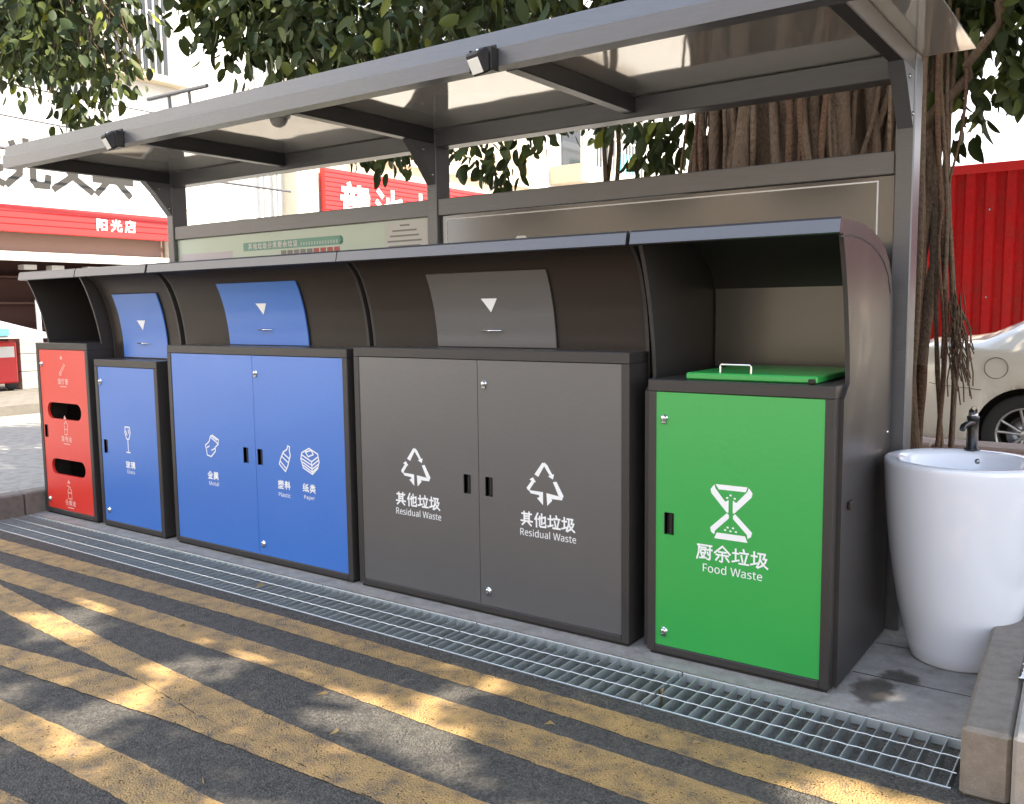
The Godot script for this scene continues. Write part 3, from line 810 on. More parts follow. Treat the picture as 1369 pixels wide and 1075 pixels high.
func build_banyan():
	rng.seed = 101
	var t = thing("banyan_tree", "old banyan tree with roped brown trunk and hanging aerial roots behind the shelter", "tree")
	# core trunk
	var st = begin()
	var pts = []
	var rad = []
	for i in 12:
		pts.append(Vector3(-0.55 + sin(i * 0.7) * 0.05, -0.05 + i * 0.34, -2.45 + cos(i * 0.9) * 0.04))
		rad.append([0.62, 0.54, 0.50, 0.47, 0.45, 0.45, 0.46, 0.48, 0.52, 0.56, 0.58, 0.55][i])
	part(t, "trunk", tube(pts, rad, 34, 0.07), M.bark)
	# roots fused to the trunk
	for k in 46:
		var a = TAU * k / 46.0 + rng.randf_range(-0.1, 0.1)
		var r0 = rng.randf_range(0.54, 0.74)
		var r1 = rng.randf_range(0.47, 0.62)
		var c = Vector3(-0.55, 0, -2.45)
		var p = wavy(c + Vector3(cos(a) * r0, -0.02, sin(a) * r0), c + Vector3(cos(a + rng.randf_range(-0.25, 0.25)) * r1, rng.randf_range(2.9, 3.6), sin(a) * r1), 14, 0.05)
		var rr = rng.randf_range(0.022, 0.06)
		var ra = []
		for i in 14: ra.append(rr * (1.25 - 0.5 * i / 13.0) * rng.randf_range(0.9, 1.1))
		part(t, "aerial_root", tube(p, ra, 9, 0.08), M.bark if k % 3 else M.bark_pale)
	for k in 30:
		var a = rng.randf_range(0.0, PI)
		var c = Vector3(-0.55, 0, -2.45)
		var r2 = rng.randf_range(0.60, 0.68)
		var a2 = a + rng.randf_range(-0.5, 0.5)
		var rr = rng.randf_range(0.008, 0.024)
		var p = wavy(c + Vector3(cos(a) * r2, rng.randf_range(0.0, 1.6), sin(a) * r2), c + Vector3(cos(a2) * r2, rng.randf_range(2.5, 3.3), sin(a2) * r2), 14, 0.06)
		part(t, "aerial_root", tube(p, rr, 7, 0.1), [M.bark_pale, M.bark_red, M.bark][k % 3])
	# curtain of free roots at the right of the shelter post
	for k in 15:
		var x = [0.12, 0.15, 0.19, 0.33, 0.36][k % 5] + rng.randf_range(-0.02, 0.03)
		var z = rng.randf_range(-2.25, -1.75)
		var p = wavy(Vector3(x + rng.randf_range(-0.05, 0.05), rng.randf_range(0.0, 0.04) if k < 12 else rng.randf_range(0.9, 1.5), z), Vector3(x * 0.8 + rng.randf_range(-0.02, 0.10), rng.randf_range(2.6, 3.4), z - 0.1), 18, rng.randf_range(0.02, 0.06))
		var rr = rng.randf_range(0.006, 0.016) if k % 5 != 2 else rng.randf_range(0.024, 0.034)
		var ra = []
		for i in 18: ra.append(rr * rng.randf_range(0.85, 1.15))
		part(t, "aerial_root", tube(p, ra, 7, 0.1), [M.bark, M.bark_pale, M.bark_red][k % 3])
	# brush of fine root tips
	st = begin()
	for k in 30:
		var a = Vector3(0.40 + rng.randf_range(-0.03, 0.03), 1.38 + rng.randf_range(-0.05, 0.08), -1.9 + rng.randf_range(-0.03, 0.03))
		var b = Vector3(0.45 + rng.randf_range(-0.06, 0.05), rng.randf_range(0.85, 1.15), -1.9 + rng.randf_range(-0.06, 0.06))
		add_tube(st, wavy(a, b, 7, 0.025), 0.0035, 4)
	part(t, "root_brush", finish(st), M.bark)
	# a hanging pair of roots behind the notice boards
	for k in 3:
		part(t, "aerial_root", tube(wavy(Vector3(-2.30 + k * 0.05, 1.2, -3.1), Vector3(-2.33 + k * 0.05, 3.4, -3.1), 12, 0.035), 0.02, 6), M.bark_pale)
	# limbs
	var limbs = [
		[Vector3(-0.6, 3.2, -2.5), Vector3(-2.2, 3.9, -2.9), Vector3(-4.5, 4.5, -3.0), Vector3(-7.2, 4.9, -2.6), Vector3(-9.6, 5.1, -2.4)],
		[Vector3(-0.4, 3.3, -2.3), Vector3(-0.2, 4.8, -1.8), Vector3(0.3, 6.2, -0.6), Vector3(0.2, 7.0, 1.2)],
		[Vector3(-0.2, 3.2, -2.4), Vector3(0.9, 3.9, -2.0), Vector3(2.4, 5.2, -1.4), Vector3(4.2, 6.6, -1.0), Vector3(6.6, 7.4, -0.7)],
		[Vector3(-0.2, 3.2, -2.7), Vector3(0.6, 4.2, -3.6), Vector3(1.8, 5.0, -4.6), Vector3(3.4, 5.4, -5.4)],
		[Vector3(-0.6, 3.2, -2.8), Vector3(-1.4, 4.2, -4.0), Vector3(-3.0, 4.8, -5.0), Vector3(-4.6, 5.0, -5.6)],
		[Vector3(0.1, 2.3, -2.2), Vector3(0.42, 2.62, -2.1), Vector3(0.62, 2.95, -2.0), Vector3(0.9, 3.6, -1.8)]]
	for l in limbs:
		var p = []
		var ra = []
		for i in l.size() - 1:
			for j in 5:
				var u = j / 5.0
				p.append(l[i].lerp(l[i + 1], u) + Vector3(rng.randf_range(-0.04, 0.04), rng.randf_range(-0.04, 0.04), rng.randf_range(-0.04, 0.04)))
		p.append(l[-1])
		for i in p.size(): ra.append(lerpf(0.24 if l[0].y > 3 else 0.03, 0.03 if l[0].y > 3 else 0.012, i / float(p.size() - 1)))
		part(t, "limb", tube(p, ra, 10, 0.05), M.bark)
	# crown
	# twigs that carry the hanging sprays over the street
	for k in 26:
		var x = rng.randf_range(-10.5, -7.8)
		part(t, "twig", tube(wavy(Vector3(x, 5.2, -2.5), Vector3(x + rng.randf_range(-0.4, 0.4), rng.randf_range(3.8, 4.4), -2.5 + rng.randf_range(-0.4, 0.3)), 8, 0.06), [0.018, 0.016, 0.014, 0.012, 0.010, 0.008, 0.006, 0.004], 5), M.bark)
	for k in 40:
		var x = rng.randf_range(-5.5, 0.8)
		part(t, "twig", tube(wavy(Vector3(x, 4.6, -2.9), Vector3(x + rng.randf_range(-0.5, 0.5), rng.randf_range(2.7, 3.3), -2.6 + rng.randf_range(-0.4, 0.3)), 8, 0.08), [0.016, 0.014, 0.012, 0.010, 0.009, 0.007, 0.006, 0.004], 5), M.bark)
	var gaps = FastNoiseLite.new()
	gaps.seed = 9
	gaps.frequency = 0.55
	gaps.fractal_octaves = 2
	var low = FastNoiseLite.new()
	low.seed = 4
	low.frequency = 0.35
	var made = 0
	# lower crown behind the shelter
	while made < 1000:
		var x = rng.randf_range(-6.0, 3.0)
		var z = rng.randf_range(-6.0, -1.4)
		var y = 3.45 + low.get_noise_2d(x, z) * 0.5 + pow(rng.randf(), 1.2) * 1.8
		if x < -2.75 + 1.41 * z: continue
		spray(Vector3(x, y, z), 22, 0.42, 0.7, 0.145)
		made += 1
	# upper crown over the street side, unseen, with leaves dropped along sun rays to place the dapples
	gaps.frequency = 1.25
	made = 0
	while made < 3600:
		var x = rng.randf_range(-2.5, 10.5)
		var z = rng.randf_range(-6.5, 3.4)
		if Vector2((x - 4.0) * 1.1, (z + 1.6) * 1.45).length() > 7.0: continue
		spray(Vector3(x, rng.randf_range(6.4, 8.2), z), 24, 0.5, 0.7, 0.18)
		made += 1
	var kept_xf = []
	var kept_col = []
	for i in leaf_xf.size():
		var p = leaf_xf[i].origin
		if p.y > 5.7:
			var hit = Vector2(p.x, p.z) - sun_run * p.y
			var open = gaps.get_noise_2d(hit.x * 0.8, hit.y * 1.25) + rng.randf_range(-0.05, 0.05)
			if open > lerpf(0.52, 0.17, smoothstep(0.4, 1.3, hit.y)): continue
			var through = false
			for h in [[0.60, 0.74, 0.24], [0.95, 0.85, 0.34], [1.7, 1.25, 0.4], [-1.75, 2.3, 0.30], [-0.62, 0.10, 0.11], [-0.50, 0.02, 0.07], [-0.34, -0.08, 0.08], [-0.88, -0.35, 0.10], [0.40, -0.26, 0.05]]:  # added openings: leaves left out so sun patches land on these spots
				if hit.distance_to(Vector2(h[0], h[1])) < h[2] * rng.randf_range(0.85, 1.2): through = true
			if through: continue
		kept_xf.append(leaf_xf[i])
		kept_col.append(leaf_col[i])
	leaf_xf = kept_xf
	leaf_col = kept_col
	# right of the shelter
	for i in 170:
		spray(Vector3(rng.randf_range(0.1, 2.6), rng.randf_range(2.95, 4.6), rng.randf_range(-3.6, -1.9)), 20, 0.32, 0.8, 0.14)
	# branch that reaches left over the street
	for i in 230:
		var x = rng.randf_range(-11.5, -7.55)
		if x > -8.1 and rng.randf() < 0.75: continue
		var dip = 0.55 * exp(-pow((x + 8.6) / 0.55, 2.0))
		spray(Vector3(x, rng.randf_range(4.5 - dip * 1.5, 5.8), rng.randf_range(-3.2, -1.9)), 16, 0.36, 0.9, 0.17)
	for i in 150:
		spray(Vector3(rng.randf_range(-5.95, -4.9), rng.randf_range(3.85, 5.4), rng.randf_range(-3.2, -1.9)), 18, 0.36, 0.9, 0.155)
	# hanging sprays: x, y, z, leaves, radius
	for s in [[-8.85, 3.75, -2.5, 20, 0.28], [-8.5, 3.62, -2.5, 16, 0.24], [-9.0, 3.55, -2.5, 6, 0.18], [-8.35, 3.5, -2.5, 7, 0.14], [-8.15, 3.85, -2.5, 20, 0.24], [-8.2, 4.2, -2.5, 22, 0.3], [-9.6, 4.3, -2.5, 16, 0.3],
			[-4.3, 2.72, -2.5, 16, 0.16], [-4.0, 2.62, -2.5, 22, 0.18], [-3.78, 2.75, -2.5, 16, 0.2], [-4.55, 2.8, -2.5, 8, 0.14],
			[-3.2, 2.62, -2.6, 22, 0.22], [-2.95, 2.5, -2.6, 24, 0.2], [-2.72, 2.66, -2.6, 22, 0.2], [-3.35, 2.75, -2.6, 12, 0.18], [-2.6, 2.8, -2.6, 14, 0.2], [-2.4, 2.82, -2.6, 12, 0.16], [-2.95, 2.32, -2.6, 8, 0.12],
			[-1.75, 2.6, -2.7, 22, 0.22], [-1.55, 2.48, -2.7, 24, 0.22], [-1.35, 2.6, -2.7, 20, 0.2], [-1.95, 2.75, -2.7, 12, 0.16], [-1.65, 2.35, -2.7, 10, 0.14], [-1.3, 2.42, -2.9, 12, 0.16], [-1.8, 2.42, -2.9, 10, 0.12],
			[0.30, 2.52, -2.3, 16, 0.16], [0.46, 2.42, -2.3, 14, 0.14], [0.36, 2.30, -2.3, 7, 0.10], [0.56, 2.55, -2.2, 18, 0.16], [0.66, 2.45, -2.2, 14, 0.12], [0.62, 2.75, -2.2, 22, 0.2], [0.4, 2.8, -2.3, 26, 0.22], [0.15, 2.85, -2.3, 22, 0.22], [0.7, 2.95, -2.2, 24, 0.24], [0.2, 2.65, -2.3, 10, 0.14], [0.8, 2.65, -2.3, 18, 0.2], [1.1, 2.9, -2.2, 24, 0.3], [0.25, 3.1, -2.1, 30, 0.3], [0.65, 3.2, -2.1, 30, 0.3]]:
		spray(Vector3(s[0], s[1], s[2]), int(s[3] * 1.35), s[4], 1.1, 0.175 if s[0] < -6 else 0.135)
	var cr = leaves(t, "crown")

func bush(called, label, at, w, h, d, n, group, trunk_h = 0.5):
	var t = thing(called, label, "tree", at, 0.0, group)
	part(t, "trunk", tube([Vector3(0, -0.1, 0), Vector3(0.05, trunk_h, 0.03), Vector3(0.0, trunk_h + h * 0.5, 0)], [0.12, 0.09, 0.03], 9, 0.06), M.bark)
	for i in n:
		var v = Vector3(rng.randfn(), rng.randfn(), rng.randfn()).normalized() * pow(rng.randf(), 0.4)
		spray(Vector3(v.x * w / 2, trunk_h + h * 0.5 + v.y * h / 2, v.z * d / 2), 16, 0.4, 0.5, 0.15)
	leaves(t, "crown")

# ------------------------------------------------------------------ background
func build_container():
	var c = thing("corrugated_fence", "red corrugated steel hoarding behind the pale car", "fence", Vector3(-1.6, 0, -8.0))
	var st = begin()
	var n = 62
	for i in n:
		var x0 = i * 0.2
		var pr = [[0.0, 0.0], [0.07, 0.0], [0.095, 0.045], [0.175, 0.045], [0.2, 0.0]]
		for k in 4:
			quad(st, Vector3(x0 + pr[k][0], 0.05, pr[k][1]), Vector3(x0 + pr[k][0], 2.82, pr[k][1]), Vector3(x0 + pr[k + 1][0], 2.82, pr[k + 1][1]), Vector3(x0 + pr[k + 1][0], 0.05, pr[k + 1][1]))
	part(c, "corrugated_sheet", finish(st), M.red_sheet)
	var screw = lathe([Vector2(0, 0.006), Vector2(0.01, 0.004), Vector2(0.012, 0.0)], 6)
	slab(c, "top_rail", Vector3(-0.03, 2.80, -0.05), Vector3(12.43, 2.90, 0.06), M.red_rail, 0.006)
	slab(c, "bottom_rail", Vector3(-0.03, 0.0, -0.05), Vector3(12.43, 0.10, 0.055), M.red_rail, 0.006)
	for i in range(0, 62, 2):
		for yy in [0.5, 1.45, 2.4]: part(c, "screw", screw, M.chrome_dark, Vector3(i * 0.2 + 0.135, yy, 0.0455), Vector3(PI / 2, 0, 0))
	for k in 5: slab(c, "post", Vector3(k * 3.1 - 0.06, 0.0, -0.16), Vector3(k * 3.1 + 0.06, 2.8, -0.052), M.red_rail)

func ring(x, w, yb, ybelt, ytop, wtop):
	# half section from the sill up to the roof centre, mirrored
	var h = [[0.0, yb], [w * 0.86, yb], [w * 0.97, yb + 0.08], [w, yb + 0.26], [w * 0.995, lerpf(yb, ybelt, 0.72)], [w * 0.955, ybelt - 0.03], [w * 0.90, ybelt], [lerpf(w * 0.90, wtop, 0.55), lerpf(ybelt, ytop, 0.55)], [wtop, ytop - 0.05], [wtop * 0.86, ytop - 0.012], [0.0, ytop]]
	var out = []
	for p in h: out.append(Vector3(x, p[1], p[0]))
	for i in range(h.size() - 2, 0, -1): out.append(Vector3(x, h[i][1], -h[i][0]))
	return out

func build_car():
	var c = thing("parked_car", "pale champagne sedan parked behind the banyan roots", "car", Vector3(-0.50, 0.0, -5.9))
	# x from the tail; width half, sill, belt, top, top half width
	var s = [[0.0, 0.62, 0.42, 0.82, 0.86, 0.50], [0.04, 0.74, 0.32, 0.98, 1.03, 0.62], [0.16, 0.84, 0.24, 1.04, 1.085, 0.66], [0.45, 0.89, 0.20, 1.03, 1.10, 0.66], [0.62, 0.90, 0.19, 1.02, 1.13, 0.64], [0.85, 0.905, 0.19, 1.01, 1.24, 0.60], [1.1, 0.91, 0.19, 1.0, 1.35, 0.57], [1.45, 0.91, 0.19, 0.99, 1.44, 0.56], [1.9, 0.91, 0.19, 0.98, 1.48, 0.56], [2.4, 0.91, 0.19, 0.97, 1.46, 0.56], [2.8, 0.905, 0.19, 0.96, 1.36, 0.57], [3.15, 0.90, 0.19, 0.95, 1.18, 0.60], [3.4, 0.90, 0.19, 0.93, 1.03, 0.66], [3.8, 0.88, 0.20, 0.87, 0.95, 0.68], [4.2, 0.84, 0.22, 0.78, 0.86, 0.66], [4.45, 0.74, 0.26, 0.66, 0.72, 0.58], [4.55, 0.60, 0.34, 0.56, 0.60, 0.48]]
	var rings = []
	for q in s: rings.append(ring(q[0], q[1], q[2], q[3], q[4], q[5]))
	var st = begin()
	st.set_smooth_group(1)
	var m = rings[0].size()
	for i in rings.size() - 1:
		for k in m:
			var k2 = (k + 1) % m
			quad(st, rings[i][k], rings[i + 1][k], rings[i + 1][k2], rings[i][k2])
	st.set_smooth_group(-1)
	for e in [0, rings.size() - 1]:
		var mid = Vector3.ZERO
		for p in rings[e]: mid += p / m
		for k in m:
			if e == 0: tri3(st, mid, rings[e][k], rings[e][(k + 1) % m])
			else: tri3(st, mid, rings[e][(k + 1) % m], rings[e][k])
	var cs = CSGCombiner3D.new()
	cs.name = "body"
	c.add_child(cs, true)
	var bm = CSGMesh3D.new()
	st.index()
	bm.mesh = finish(st)
	bm.material = M.car
	cs.add_child(bm)
	for x in [0.95, 3.68]:
		var cy = CSGCylinder3D.new()
		cy.radius = 0.375
		cy.height = 0.5
		cy.sides = 40
		cy.operation = CSGShape3D.OPERATION_SUBTRACTION
		cy.rotation.x = PI / 2
		cy.material = M.black
		var cy2 = cy.duplicate()
		cy.position = Vector3(x, 0.33, 0.85)
		cy2.position = Vector3(x, 0.33, -0.85)
		cs.add_child(cy)
		cs.add_child(cy2)
	for x in [0.95, 3.68]:
		for z in [0.79, -0.79]:
			var w = Node3D.new()
			w.name = "wheel"
			c.add_child(w, true)
			w.position = Vector3(x, 0.325, z)
			w.rotation.x = PI / 2 if z > 0 else -PI / 2
			part(w, "tyre", lathe([Vector2(0.22, 0.09), Vector2(0.25, 0.105), Vector2(0.30, 0.105), Vector2(0.322, 0.085), Vector2(0.325, 0.0), Vector2(0.322, -0.085), Vector2(0.29, -0.105), Vector2(0.22, -0.09)], 36), M.tyre)
			var rs = begin()
			add_lathe(rs, [Vector2(0.222, 0.092), Vector2(0.212, 0.095), Vector2(0.205, 0.07), Vector2(0.205, -0.08)], 36)
			add_lathe(rs, [Vector2(0.0, 0.078), Vector2(0.03, 0.078), Vector2(0.045, 0.065), Vector2(0.05, 0.02)], 20)
			for k in 10:
				var a = TAU * k / 10.0 + (0.09 if k % 2 else -0.09)
				add_tube(rs, [Vector3(cos(a) * 0.03, 0.055, sin(a) * 0.03), Vector3(cos(a) * 0.13, 0.066, sin(a) * 0.13), Vector3(cos(a) * 0.21, 0.085, sin(a) * 0.21)], [0.013, 0.011, 0.013], 6)
			part(w, "rim", finish(rs), M.rim)
			part(w, "brake_disc", lathe([Vector2(0, 0.01), Vector2(0.15, 0.01), Vector2(0.15, -0.01)], 28), M.chrome_dark)
	# glass, proud of the body by a few millimetres
	for sd in [1.0, -1.0]:
		for q in [[0.98, 1.24, 1.62, 1.36, "rear_window"], [1.66, 1.39, 2.45, 1.39, "side_window"]]:
			var g = begin()
			var pts = [Vector2(q[0], 1.03), Vector2(q[2], 1.03), Vector2(q[2], q[3]), Vector2(q[0] + 0.22, q[1] + 0.02)]
			var v = []
			for p in pts: v.append(Vector3(p.x, p.y, sd * (lerpf(0.822, 0.60, (p.y - 0.99) / 0.42) + 0.012)))
			quad(g, v[0], v[1], v[2], v[3])
			part(c, "window", finish(g), M.car_glass)
		var lp = part(c, "tail_light", box(0.06, 0.14, 0.26, 0.02), M.tail, Vector3(0.06, 0.86, sd * 0.62), Vector3(0, sd * 0.55, 0))
	var flapm = begin()
	var fp = []
	for k in 25: fp.append(Vector3(cos(TAU * k / 24) * 0.085, sin(TAU * k / 24) * 0.085, 0))
	add_tube(flapm, fp, 0.0035, 6)
	part(c, "fuel_flap", finish(flapm), M.car_line, Vector3(0.72, 0.86, 0.893), Vector3(-0.05, 0, 0))
	part(c, "bumper_seam", tube([Vector3(0.1, 0.74, 0.80), Vector3(0.3, 0.71, 0.877), Vector3(0.62, 0.68, 0.903)], 0.003, 5), M.car_line)
	part(c, "mirror", box(0.16, 0.13, 0.2, 0.04), M.car, Vector3(2.78, 1.06, 0.98))

func bars(parent, z0, z1, y0, y1, n, x, material):
	for k in n:
		var z = lerpf(z0, z1, k / float(n - 1))
		part(parent, "bar", box(0.025, y1 - y0, 0.025), material, Vector3(x, (y0 + y1) / 2, z))
		if k % 2 == 0 and k < n - 1:
			part(parent, "bar_link", box(0.02, 0.02, abs(z1 - z0) / (n - 1)), material, Vector3(x, y1 - 0.28, lerpf(z0, z1, (k + 0.5) / float(n - 1))))

func build_shops():
	# building whose front faces +x at x = -14, shop opening below
	var b = thing("shop_building", "white shop building with barred window above a stationery shop", "building", Vector3.ZERO)
	slab(b, "wall", Vector3(-14.0, 3.0, 12), Vector3(-14.3, 12.0, -7.9), M.white_wall)
	slab(b, "wall", Vector3(-14.0, 0.2, 12), Vector3(-14.3, 3.0, 5.0), M.white_wall)
	slab(b, "wall", Vector3(-14.0, 0.2, -7.12), Vector3(-14.3, 3.0, -7.9), M.white_wall)
	slab(b, "wall", Vector3(-14.05, 0.2, -7.9), Vector3(-14.35, 9.0, -10.0), M.white_wall)
	slab(b, "pillar", Vector3(-13.6, 0.2, -9.95), Vector3(-14.3, 9.0, -10.55), M.cream_wall)
	slab(b, "shop_back_wall", Vector3(-17.0, 0.2, 5.0), Vector3(-17.2, 3.0, -7.9), M.shop_brown)
	slab(b, "shop_side_wall", Vector3(-14.31, 0.2, -7.13), Vector3(-17.0, 3.0, -7.3), M.shop_brown)
	slab(b, "shop_side_wall", Vector3(-14.31, 0.2, 5.15), Vector3(-17.0, 3.0, 5.0), M.shop_brown)
	slab(b, "shop_ceiling", Vector3(-14.31, 2.9, 5.0), Vector3(-17.0, 2.99, -7.12), M.shop_brown)
	slab(b, "shop_floor", Vector3(-14.0, 0.2, 5.0), Vector3(-17.0, 0.28, -7.12), M.concrete_pale)
	slab(b, "shutter_box", Vector3(-14.16, 2.42, 5.0), Vector3(-14.42, 2.999, -7.08), M.shutter_brown)
	slab(b, "awning_rail", Vector3(-13.75, 2.32, 5.0), Vector3(-14.1, 2.41, -7.0), M.cream_wall, 0.01)
	slab(b, "awning_edge", Vector3(-13.72, 2.26, 5.0), Vector3(-13.78, 2.315, -7.0), M.white_wall, 0.008)
	for q in [-4.57, -5.05, -5.7]:
		slab(b, "ceiling_light", Vector3(-14.4, 2.16, q), Vector3(-14.6, 2.24, q - 0.22), M.white_wall)
	# shelving in the shop
	for k in 4:
		slab(b, "shelf", Vector3(-16.6, 0.6 + k * 0.5, 4.5), Vector3(-16.98, 0.64 + k * 0.5, -6.9), M.shop_wood)
	# window over the shop
	slab(b, "window_pane", Vector3(-13.992, 5.72, -6.05), Vector3(-13.999, 7.2, -7.26), M.dark_glass)
	slab(b, "window_sill", Vector3(-13.7, 5.60, 3.0), Vector3(-13.999, 5.72, -7.5), M.sill)
	bars(b, -5.9, -7.26, 5.72, 7.1, 11, -13.76, M.bar_white)
	slab(b, "window_pane", Vector3(-13.992, 5.72, 2.4), Vector3(-13.999, 7.2, -5.0), M.dark_glass)
	bars(b, 2.4, -5.0, 5.72, 7.1, 41, -13.76, M.bar_white)
	slab(b, "window_pane", Vector3(-14.03, 4.32, -8.55), Vector3(-14.049, 5.3, -9.2), M.dark_glass)
	for k in 5: slab(b, "window_bar", Vector3(-13.98, 4.3, -8.5 - k * 0.17), Vector3(-14.02, 5.35, -8.53 - k * 0.17), M.bar_white)
	part(b, "drain_pipe", tube([Vector3(-13.9, 3.2, -9.35), Vector3(-13.9, 8.8, -9.35)], 0.05, 10), M.pipe)
	part(b, "drain_pipe", tube([Vector3(-13.9, 3.2, -9.7), Vector3(-13.9, 8.8, -9.7)], 0.05, 10), M.pipe)
	# sign board with dark characters, red fascia below
	var sg = thing("shop_sign", "white shop sign with large grey Chinese characters", "sign", Vector3(-13.99, 3.16, -1.0))
	slab(sg, "board", Vector3(0, 0, 5.5), Vector3(0.12, 1.75, -6.1), M.sign_white, 0.01)
	for q in [["晨", -3.73], ["光", -4.48], ["文", -5.23], ["具", -5.97]]:
		writing(sg, q[0], Vector3(0.128, 0.30, q[1] + 0.38 + 1.0), 0.78, 0.8, 0.105, M.sign_grey, Vector3(0, PI / 2, 0), 0.95, "character")
	sg = thing("shop_fascia", "red ribbed fascia with three white characters above the shop front", "sign", Vector3(-13.99, 2.74, -1.0))
	var st = begin()
	var pr = [Vector2(0.0, 0.0), Vector2(0.15, 0.0)]
	for k in 4:
		pr.append(Vector2(0.15, 0.02 + k * 0.103))
		pr.append(Vector2(0.15, 0.095 + k * 0.103))
		pr.append(Vector2(0.138, 0.10 + k * 0.103))
		pr.append(Vector2(0.138, 0.115 + k * 0.103))
	pr.append(Vector2(0.0, 0.43))
	# profile runs in (x, y); extrude gives (z, y) along x, so turn it
	part(sg, "ribbed_panel", extrude(pr, -5.5, 6.1), M.sign_red, Vector3.ZERO, Vector3(0, PI / 2, 0))
	writing(sg, "阳光店", Vector3(0.156, 0.10, -4.58), 0.21, 0.27, 0.032, M.sign_letter, Vector3(0, PI / 2, 0), 1.0, "character")
	# second shop sign further along
	sg = thing("shop_sign", "long red ribbed shop sign with white brush characters beyond the mid post", "sign", Vector3(-13.6, 3.1, -10.6))
	pr = [Vector2(0.0, 0.0)]
	for k in 14:
		pr.append(Vector2(0.16, k * 0.1))
		pr.append(Vector2(0.16, k * 0.1 + 0.07))
		pr.append(Vector2(0.145, k * 0.1 + 0.085))
	pr.append(Vector2(0.0, 1.4))
	part(sg, "ribbed_panel", extrude(pr, 0.0, 6.2), M.sign_red, Vector3.ZERO, Vector3(0, PI / 2, 0))
	for q in [["龍", 0.45], ["池", 1.55], ["小", 2.65], ["光", 3.8], ["店", 4.9]]:
		writing(sg, q[0], Vector3(0.168, 0.16, -q[1]), 0.95, 1.0, 0.12, M.sign_letter, Vector3(0, PI / 2, 0), 0.95, "character")
	var b2 = thing("shop_building", "beige building with a string course behind the red shop sign", "building", Vector3.ZERO)
	slab(b2, "wall", Vector3(-13.65, 0.2, -10.55), Vector3(-14.2, 4.4, -17.2), M.cream_wall)
	slab(b2, "wall", Vector3(-14.2, 4.4, -10.55), Vector3(-20, 7.2, -20.5), M.beige_wall)
	slab(b2, "string_course", Vector3(-14.05, 5.0, -10.5), Vector3(-14.199, 5.12, -20.5), M.white_wall)
	slab(b2, "wall", Vector3(-13.9, 0.2, -17.25), Vector3(-20, 4.4, -20.5), M.cream_wall)
	# building with railed balcony further off
	var b3 = thing("balcony_building", "sunlit white building with a railed balcony far behind the shelter", "building", Vector3.ZERO)
	slab(b3, "wall", Vector3(-14.6, 0.2, -20.6), Vector3(-22, 14.0, -42), M.white_wall)
	slab(b3, "balcony_slab", Vector3(-13.4, 5.35, -21.3), Vector3(-14.59, 5.9, -28.0), M.beige_wall)
	slab(b3, "balcony_slab", Vector3(-13.4, 8.55, -21.3), Vector3(-14.59, 9.0, -28.0), M.beige_wall)
	for k in 30: slab(b3, "railing_bar", Vector3(-13.45, 5.9, -21.35 - k * 0.22), Vector3(-13.48, 6.9, -21.39 - k * 0.22), M.bar_white)
	slab(b3, "railing_top", Vector3(-13.42, 6.9, -21.3), Vector3(-13.5, 6.96, -28.0), M.bar_white)
	slab(b3, "balcony_screen", Vector3(-13.6, 5.95, -24.0), Vector3(-13.64, 6.6, -25.2), M.cyan)
	for k in 3: slab(b3, "window", Vector3(-14.56, 6.0, -22.0 - k * 2.2), Vector3(-14.595, 8.0, -23.3 - k * 2.2), M.dark_glass)
	# house across the street from the cabinets, behind the camera: mirrored in glossy faces
	var b4 = thing("street_house", "beige house across the street facing the cabinets", "building", Vector3.ZERO)
	slab(b4, "wall", Vector3(-16, 0.0, 17.0), Vector3(18, 9.5, 24), M.beige_wall)
	for i in 8:
		for j in 3:
			slab(b4, "window", Vector3(-14.5 + i * 4.1, 1.0 + j * 3.0, 16.95), Vector3(-12.6 + i * 4.1, 2.6 + j * 3.0, 16.999), M.dark_glass)
	# shop goods on the far pavement
	var gd = thing("display_box", "red display box with a white label outside the shop", "box", Vector3(-12.9, 0.26, -3.25))
	part(gd, "box", box(0.5, 0.62, 0.55, 0.02), M.sign_red, Vector3(0, 0.42, 0))
	part(gd, "label", box(0.006, 0.16, 0.3), M.paper, Vector3(0.255, 0.58, -0.08))
	for q in [-0.18, 0.18]: part(gd, "wheel", lathe([Vector2(0, 0.03), Vector2(0.08, 0.03), Vector2(0.09, 0.0), Vector2(0.08, -0.03), Vector2(0, -0.03)], 18), M.tyre, Vector3(0.2, 0.09, q), Vector3(0, 0, PI / 2))
	for q in [[0, 0, "white carton with grey print at the foot of the shop stack"], [0, 1, "white carton in the middle of the shop stack"], [0, 2, "white carton on top of the shop stack"], [1, 0, "white carton on the pavement beside the stack, under another"], [1, 1, "white carton beside the stack, topmost of its pair"]]:
		var ct = thing("carton", q[2], "carton", Vector3(-12.9, 0.26 + q[1] * 0.27, -3.78 - q[0] * 0.38), 0.0, "cartons outside the shop")
		part(ct, "box", box(0.34, 0.262, 0.34, 0.006), M.carton, Vector3(0, 0.131, 0))
		part(ct, "tape", box(0.002, 0.05, 0.34), M.print_grey, Vector3(0.172, 0.17 - q[0] * 0.03, 0))
	for k in 3:
		var pl = tag(part(self, "white_tube", tube([Vector3(-12.9, 0.26, -4.02 - k * 0.16), Vector3(-12.9, 1.62 - (0.28 if k == 2 else 0.0), -4.0 - k * 0.16)], 0.035, 10), M.paper), ["upright white tube next to the shop cartons", "upright white tube between two others by the cartons", "shortest upright white tube outside the shop"][k], "tube", "white tubes outside the shop")
	var cv = thing("stall_canopy", "grey cloth canopy over goods outside the shop", "canopy", Vector3(-12.7, 0, -2.9))
	st = begin()
	quad(st, Vector3(-0.6, 1.42, 1.2), Vector3(0.6, 1.16, 1.2), Vector3(0.6, 1.10, -0.9), Vector3(-0.6, 1.36, -0.5))
